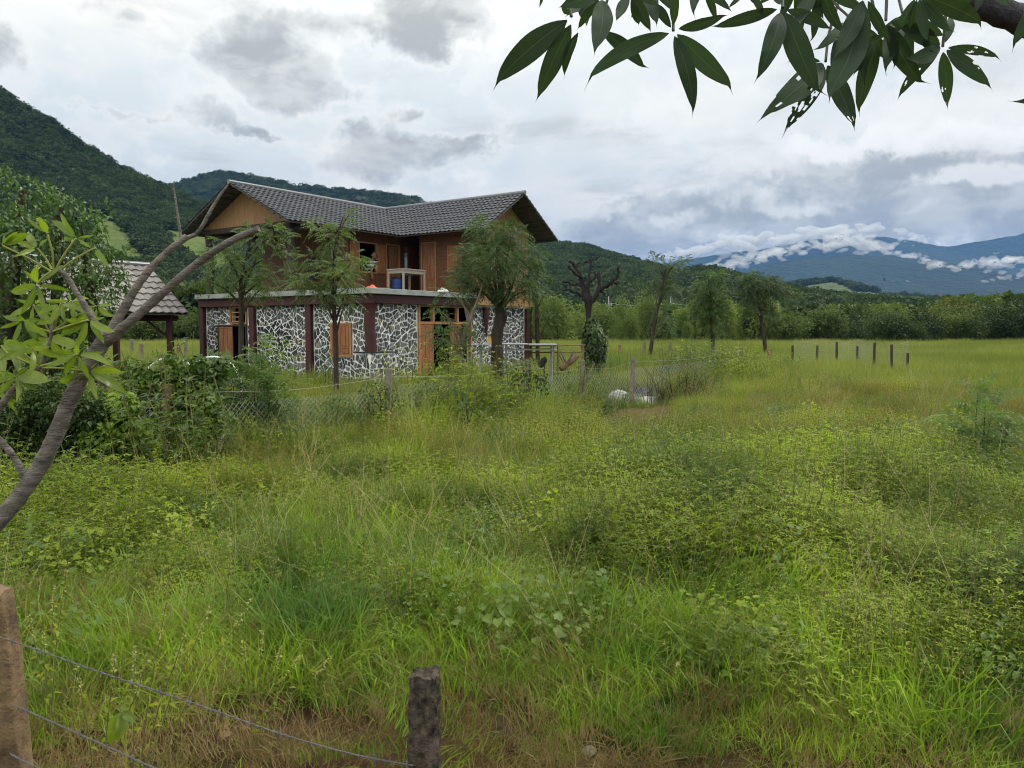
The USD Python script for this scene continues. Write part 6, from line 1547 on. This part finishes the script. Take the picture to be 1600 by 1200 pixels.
def leaflet(base, tip, wr, view=None, roll=0.0, arch=.12, fold=.25, seed=0, holes=0):
    """One leaflet from base to a drip tip: outline, folded along the rib, arching; returns mesh and uv."""
    r = np.random.default_rng(seed)
    base, tip = np.asarray(base, float), np.asarray(tip, float)
    ax = tip - base; L = np.linalg.norm(ax); d = ax / L
    vw = unit(np.array([0, 0, EYE]) - (base + tip) / 2) if view is None else unit(np.array(view, float))
    s = unit(np.cross(d, vw)); nn = np.cross(s, d)
    c, q = math.cos(roll), math.sin(roll)
    s, nn = s * c + nn * q, nn * c - s * q
    ni, nj = (34, 15) if holes else (16, 7)
    t = np.linspace(0, 1, ni); w = np.linspace(-1, 1, nj)
    prof = np.sin(PI * np.clip(t * 1.06, 0, 1) ** .82) ** .85
    taper = np.where(t > .84, .10 + .0 * t, 1)
    prof = np.minimum(prof, 1) * np.where(t < .9, 1, 1); prof = np.where(t > .84, np.maximum(prof * .75, (1 - t) * .55), prof)
    prof[0], prof[-1] = .05, .0
    half = L * wr * .5 * prof
    curl = arch * L * (np.sin(PI * t) * 1.0)
    sideb = .06 * L * np.sin(PI * t) * r.uniform(-1, 1)
    tipc = np.where(t > .86, (t - .86) * 1.2, 0) * L * r.uniform(-.5, .5)
    X = base + d * (t * L)[:, None] + nn * curl[:, None] + s * (sideb + tipc)[:, None]
    wav = .010 * L * np.sin(t * 17 + r.uniform(0, 6))[:, None] * np.abs(w)[None]
    P = X[:, None] + s * (half[:, None] * w[None])[..., None] + nn * ((np.abs(w)[None] * half[:, None]) * fold + wav)[..., None]
    i, j = np.meshgrid(np.arange(ni - 1), np.arange(nj - 1), indexing='ij')
    qd = np.stack([i * nj + j, (i + 1) * nj + j, (i + 1) * nj + j + 1, i * nj + j + 1], -1).reshape(-1, 4)
    if holes:
        keep = np.ones(len(qd), bool); ii, jj = i.ravel(), j.ravel()
        for _ in range(holes):
            ci, cj = r.uniform(.35, .95) * ni, r.uniform(0, nj); rad = r.uniform(.5, 1.3)
            keep &= ((ii - ci) / 1.3) ** 2 + (jj - cj) ** 2 > rad ** 2
        qd = qd[keep]
    uv = np.stack(np.broadcast_arrays((w[None] + 1) / 2, t[:, None]), -1).reshape(-1, 2)
    return P.reshape(-1, 3), np.vstack([qd[:, [0, 1, 2]], qd[:, [0, 2, 3]]]), uv
def put_leaflet(parent, m, mat):
    v, f, uv = m
    u, inv = np.unique(f.ravel(), return_inverse=True)
    base = ppath(parent)
    return usdkit.mesh(stage, f'{base}/{numbered("leaflet", base)}', (v[u], inv.reshape(f.shape)), M[mat], smooth=True, uv=uv[u])

# the overhanging bough, top right
bough = thing('overhanging_bough', 'dark bough with hanging palmate leaves reaching in at the top right', 'tree branch', (0, 0, 0))
lb = smooth_line([at(1900, 130, 1.5), at(1720, 80, 1.42), at(1600, 32, 1.36), at(1548, 14, 1.34), at(1500, -8, 1.33), at(1430, -45, 1.32), at(1330, -80, 1.30), at(1100, -110, 1.25), at(900, -120, 1.2)], 40)
obj('limb', tube(lb, np.linspace(.030, .006, 40) * (1 + .07 * np.sin(np.arange(40) * 2.1)), 12), M['bark_front'], bough, smooth=60)
rl = np.random.default_rng(91)
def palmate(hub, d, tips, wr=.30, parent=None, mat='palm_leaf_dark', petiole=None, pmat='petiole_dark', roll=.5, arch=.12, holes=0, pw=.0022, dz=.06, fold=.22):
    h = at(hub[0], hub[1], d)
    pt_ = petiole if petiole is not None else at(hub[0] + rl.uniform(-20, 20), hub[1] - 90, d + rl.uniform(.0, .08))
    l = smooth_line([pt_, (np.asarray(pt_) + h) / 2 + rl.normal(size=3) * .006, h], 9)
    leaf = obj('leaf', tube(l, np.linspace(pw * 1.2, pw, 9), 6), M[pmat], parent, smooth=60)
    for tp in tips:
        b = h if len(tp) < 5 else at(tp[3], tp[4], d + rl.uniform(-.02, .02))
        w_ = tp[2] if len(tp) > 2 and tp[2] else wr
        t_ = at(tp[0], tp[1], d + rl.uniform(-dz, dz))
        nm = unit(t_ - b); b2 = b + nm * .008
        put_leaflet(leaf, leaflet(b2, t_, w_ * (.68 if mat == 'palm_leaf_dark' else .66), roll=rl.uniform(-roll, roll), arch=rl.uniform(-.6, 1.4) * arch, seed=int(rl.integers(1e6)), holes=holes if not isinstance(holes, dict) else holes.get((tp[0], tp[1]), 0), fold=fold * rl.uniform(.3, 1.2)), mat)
    return leaf
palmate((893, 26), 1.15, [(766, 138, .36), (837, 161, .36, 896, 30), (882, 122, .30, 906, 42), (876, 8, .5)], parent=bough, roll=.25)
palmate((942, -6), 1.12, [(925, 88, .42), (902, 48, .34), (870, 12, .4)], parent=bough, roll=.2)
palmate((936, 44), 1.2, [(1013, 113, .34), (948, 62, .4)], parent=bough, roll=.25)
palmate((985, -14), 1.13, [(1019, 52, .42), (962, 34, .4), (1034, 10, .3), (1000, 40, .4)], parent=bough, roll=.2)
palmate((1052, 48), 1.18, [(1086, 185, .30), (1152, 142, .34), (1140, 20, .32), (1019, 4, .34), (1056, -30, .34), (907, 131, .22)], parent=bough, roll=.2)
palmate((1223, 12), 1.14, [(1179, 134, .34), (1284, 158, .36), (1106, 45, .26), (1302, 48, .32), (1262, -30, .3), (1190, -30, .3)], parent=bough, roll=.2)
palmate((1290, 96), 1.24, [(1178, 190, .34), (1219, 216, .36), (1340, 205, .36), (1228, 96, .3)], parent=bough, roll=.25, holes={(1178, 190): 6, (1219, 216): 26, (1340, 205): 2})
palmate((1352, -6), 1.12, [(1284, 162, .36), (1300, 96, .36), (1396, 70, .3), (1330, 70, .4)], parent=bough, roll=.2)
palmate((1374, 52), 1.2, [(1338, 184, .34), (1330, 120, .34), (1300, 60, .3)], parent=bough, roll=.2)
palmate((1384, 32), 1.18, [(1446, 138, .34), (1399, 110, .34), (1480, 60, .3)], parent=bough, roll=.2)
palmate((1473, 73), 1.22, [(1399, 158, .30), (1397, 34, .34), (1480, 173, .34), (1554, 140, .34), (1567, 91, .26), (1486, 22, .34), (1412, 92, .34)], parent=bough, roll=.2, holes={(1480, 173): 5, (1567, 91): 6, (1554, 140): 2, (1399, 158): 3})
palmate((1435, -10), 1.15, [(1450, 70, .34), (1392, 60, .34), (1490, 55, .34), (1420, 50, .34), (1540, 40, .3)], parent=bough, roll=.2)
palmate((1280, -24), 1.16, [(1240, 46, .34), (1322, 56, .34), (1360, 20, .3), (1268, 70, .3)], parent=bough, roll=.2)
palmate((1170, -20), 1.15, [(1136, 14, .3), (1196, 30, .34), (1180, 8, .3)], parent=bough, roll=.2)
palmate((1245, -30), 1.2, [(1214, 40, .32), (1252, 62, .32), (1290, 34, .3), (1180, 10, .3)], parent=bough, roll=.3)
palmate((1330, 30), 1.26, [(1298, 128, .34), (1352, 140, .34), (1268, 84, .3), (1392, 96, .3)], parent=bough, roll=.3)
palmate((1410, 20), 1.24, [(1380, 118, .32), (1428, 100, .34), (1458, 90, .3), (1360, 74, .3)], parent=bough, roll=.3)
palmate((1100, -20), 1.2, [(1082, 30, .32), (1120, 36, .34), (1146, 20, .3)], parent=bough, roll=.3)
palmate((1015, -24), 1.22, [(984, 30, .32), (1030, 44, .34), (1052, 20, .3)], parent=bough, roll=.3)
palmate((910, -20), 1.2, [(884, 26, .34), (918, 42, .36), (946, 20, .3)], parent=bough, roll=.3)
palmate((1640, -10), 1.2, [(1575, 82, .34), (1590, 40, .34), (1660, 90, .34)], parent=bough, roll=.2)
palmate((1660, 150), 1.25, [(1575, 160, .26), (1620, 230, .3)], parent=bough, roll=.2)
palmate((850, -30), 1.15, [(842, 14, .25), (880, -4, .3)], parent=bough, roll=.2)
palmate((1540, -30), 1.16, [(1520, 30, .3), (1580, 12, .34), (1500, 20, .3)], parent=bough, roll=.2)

# the lopped tree on the left
kd = 2.15
base_ = at(-40, 860, kd + .1)
kt = thing('lopped_tree', 'lopped grey tree leaning in from the left with yellow-green palmate leaves', 'tree', (0, 0, 0))
def lim(pts, w, name='branch', d=kd, dd=0.0, n=22, sides=12):
    P = np.array([at(a, b, d + dd * k / max(len(pts) - 1, 1)) for k, (a, b) in enumerate(pts)])
    l = smooth_line(P, n)
    rr = np.interp(np.linspace(0, 1, n), np.linspace(0, 1, len(w)), np.array(w)) * kd / FPX / 2 * (.45 if name != 'twig' else .8)
    rr = rr * (1 + .035 * np.sin(np.arange(n) * 2.4) + .03 * rl.normal(size=n))
    k_ = max(n, 40); l = smooth_line(l, k_ * 2); rr = np.interp(np.linspace(0, 1, k_ * 2), np.linspace(0, 1, n), rr)
    v, f = tube(l, rr, 16); c_ = np.repeat(l, 16, 0); rad = v[:len(c_)] - c_
    bump_ = 1 + .30 * (meshkit.fbm(v[:len(c_)] * [38, 38, 70], 3, 5) - .5) + .10 * (meshkit.noise(c_ * [30, 30, 160], 8) - .5)
    v[:len(c_)] = c_ + rad * bump_[:, None]
    return obj(name, (v, f), M['kapok_bark'], kt, smooth=60)
tr0 = [(-330, 1560), (-210, 1220), (-110, 960), (-50, 860), (5, 806), (45, 755), (78, 700), (105, 635), (132, 580), (160, 536), (174, 522)]
lim(tr0, [95, 84, 74, 66, 60, 56, 54, 52, 50, 52, 44], 'trunk', n=44, sides=14)
lim([(166, 530), (186, 495), (214, 448), (240, 414), (270, 386), (292, 370)], [36, 32, 27, 24, 22, 24], dd=.10)
lim([(168, 534), (196, 508), (232, 478), (300, 418), (355, 380), (404, 357)], [38, 33, 28, 25, 24, 22], dd=-.10)
lim([(160, 528), (145, 498), (120, 458), (104, 432), (92, 422), (84, 423)], [26, 24, 19, 16, 15, 12], dd=-.02)
lim([(40, 748), (24, 718), (6, 694), (-14, 672), (-4, 645), (18, 612), (44, 585), (62, 573)], [26, 24, 22, 22, 22, 22, 22, 22], dd=-.05, n=30)
lim([(62, 574), (70, 556), (80, 524), (79, 506)], [14, 13, 11, 8], d=kd - .05)
lim([(292, 372), (310, 362), (332, 324), (344, 305), (356, 289)], [9, 8, 7, 5, 4], 'twig', d=kd + .1)
lim([(283, 374), (279, 345), (274, 310), (270, 286)], [6, 5, 4, 4], 'twig', d=kd + .1)
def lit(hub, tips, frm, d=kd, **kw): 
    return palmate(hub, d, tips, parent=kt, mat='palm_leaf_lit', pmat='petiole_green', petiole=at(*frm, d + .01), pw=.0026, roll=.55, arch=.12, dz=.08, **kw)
lit((4, 384), [(30, 360, .34), (46, 363, .3), (6, 366, .4), (-30, 372, .3)], (80, 424))
lit((58, 388), [(22, 378, .26), (18, 403, .24), (42, 364, .36), (76, 373, .36), (72, 404, .3)], (81, 421), d=kd - .03)
lit((74, 366), [(38, 336, .26), (58, 336, .34)], (83, 421), d=kd + .03)
lit((119, 372), [(76, 342, .32), (94, 330, .28), (100, 372, .3), (146, 368, .22), (144, 388, .24)], (88, 420), d=kd - .02)
lit((147, 388), [(172, 421, .34)], (95, 421))
lit((58, 444), [(14, 457, .30), (28, 496, .30), (71, 484, .34), (113, 455, .26), (35, 421, .36), (62, 409, .30), (102, 411, .22), (76, 450, .3)], (80, 424), d=kd - .08)
for hub, frm, n_, L_, dd, a0 in [((95, 474), (80, 518), 6, 46, 0, .3), ((138, 500), (82, 518), 6, 52, -.06, 1.0), ((35, 500), (79, 519), 6, 50, .04, .2), ((52, 476), (78, 520), 5, 44, .08, .9), ((90, 494), (80, 520), 5, 36, .1, 0), ((2, 540), (58, 572), 6, 52, .0, .5), ((51, 543), (62, 572), 6, 50, -.08, .1), ((26, 587), (60, 574), 6, 54, -.05, .7), ((121, 553), (64, 572), 6, 56, -.1, .2), ((138, 580), (64, 575), 6, 62, -.02, .6), ((76, 528), (66, 570), 6, 54, .02, .9), ((-6, 610), (40, 590), 6, 58, .0, .1), ((112, 470), (84, 515), 5, 46, .1, .5), ((20, 545), (58, 572), 5, 46, .1, .3), ((150, 478), (86, 515), 5, 44, .12, .3)]:
    tips = []
    for k in range(n_ + 1):
        a = a0 + 2 * PI * k / (n_ + 1) + rl.uniform(-.25, .25); l_ = L_ * rl.uniform(.7, 1.1)
        tips.append((hub[0] + l_ * math.cos(a) * 1.05, hub[1] + l_ * math.sin(a) * .62 + l_ * .34, rl.uniform(.24, .38)))
    lit(hub, tips, frm, kd + dd)

# ------------------------------------------------------------------ weeds with pale flower spikes by the brown post
leafy('flower_pale', (.30, .30, .10), (.55, .52, .22), rough=.7, trans=.3, patch=2, tmul=1.1)
for k, (bx_, by_, d_, tips_, lab) in enumerate([
    ((205, 1175), 0, 3.0, [(330, 945), (290, 985), (260, 940), (395, 935), (210, 1010)], 'weed with pale flower spikes leaning over the barbed wire'),
    ((70, 1010), 0, 3.6, [(85, 915), (105, 880), (68, 990), (45, 960)], 'thin weed with pale flower spikes beside the brown post'),
    ((150, 1130), 0, 2.9, [(180, 1020), (120, 1040), (230, 1030)], 'short weed with yellowish spikes under the upper wire'),
    ((395, 1100), 0, 3.4, [(380, 1000), (410, 985), (440, 1012), (470, 1020), (520, 1024)], 'sprawling weed with a pale yellow spike in the grass right of the wire')]):
    b = at(bx_[0], bx_[1] if isinstance(bx_, tuple) else by_, d_); b[2] = float(gz(b[0], b[1])) if b[2] < .35 else b[2]
    b[2] = float(gz(b[0], b[1]))
    t = thing('flower_weed', lab, 'weed', b, 0); r = np.random.default_rng(500 + k)
    sm, fl, lv = [], [], []
    for tp in tips_:
        e = at(tp[0], tp[1], d_ + r.uniform(-.15, .15)) - b
        l = smooth_line([(0, 0, 0), e * .45 + [0, 0, .10], e * .8 + [0, 0, .03], e], 14)
        sm.append(tube(l, np.linspace(.0032, .0012, 14), 5)); n = 34
        tt_ = r.uniform(.62, 1, n); P = np.stack([np.interp(tt_, np.linspace(0, 1, 14), l[:, q]) for q in range(3)], 1)
        fl.append(leaves(P, rdir(r, n, .3), rdir(r, n), r.uniform(.008, .02, n), r.uniform(.005, .011, n), .2, .1))
        n = 14; tt_ = r.uniform(.15, .75, n); P = np.stack([np.interp(tt_, np.linspace(0, 1, 14), l[:, q]) for q in range(3)], 1)
        lv.append(leaves(P, rdir(r, n, .1), rdir(r, n, 1.2), r.uniform(.02, .05, n), r.uniform(.008, .02, n), .15, .25))
    obj('stems', cat(sm), M['weed_stem'], t); obj('flowers', cat(fl), M['flower_pale'], t); obj('leaves', cat(lv), M['weed_yellow'], t)
sp = at(190, 1190, 2.75); sp[2] = float(gz(sp[0], sp[1])); sap = thing('seedling', 'seedling with drooping broad leaves between the two barbed wires', 'seedling', sp, 0)
ln2 = smooth_line([(0, 0, 0), at(196, 1150, 2.75) - sp, at(188, 1105, 2.75) - sp], 8)
obj('stem', tube(ln2, .004, 6), M['petiole_green'], sap)
for tp in ((172, 1140), (168, 1165), (184, 1160), (205, 1108), (214, 1132)):
    put_leaflet(sap, leaflet(ln2[-2 if tp[1] > 1120 else -1], at(tp[0], tp[1], 2.75 + rl.uniform(-.05, .05)) - sp, .42, view=(.3, -1, .4), roll=.2, seed=tp[0]), 'palm_leaf_lit')
# stones lying on the soil
plain('stone_red', (.17, .095, .06), rough=.9, var=.3, scale=14, bump=.6, bscale=50)
for k, (px, py, s_, lab) in enumerate([(352, 1165, .035, 'reddish brick fragment on the soil beside the barbed wire'), (920, 1194, .035, 'pale stone on the soil at the bottom edge'), (585, 1130, .04, 'reddish clod of earth left of the grey post')]):
    d_ = EYE * FPX / (py - 511) * .98
    p_ = at(px, py, d_)
    m = trimesh.creation.icosphere(3, s_); v = np.array(m.vertices)
    v = v * (1 + .5 * (meshkit.fbm(v / s_ * 1.3 + k, 3, k) - .5))[:, None] * [1.2, .9, .65]
    small('stone', (v, np.array(m.faces)), M['stone_red' if k != 1 else 'post_stone'], lab, 'stone', (p_[0], p_[1], float(gz(p_[0], p_[1])) + s_ * .3), k)
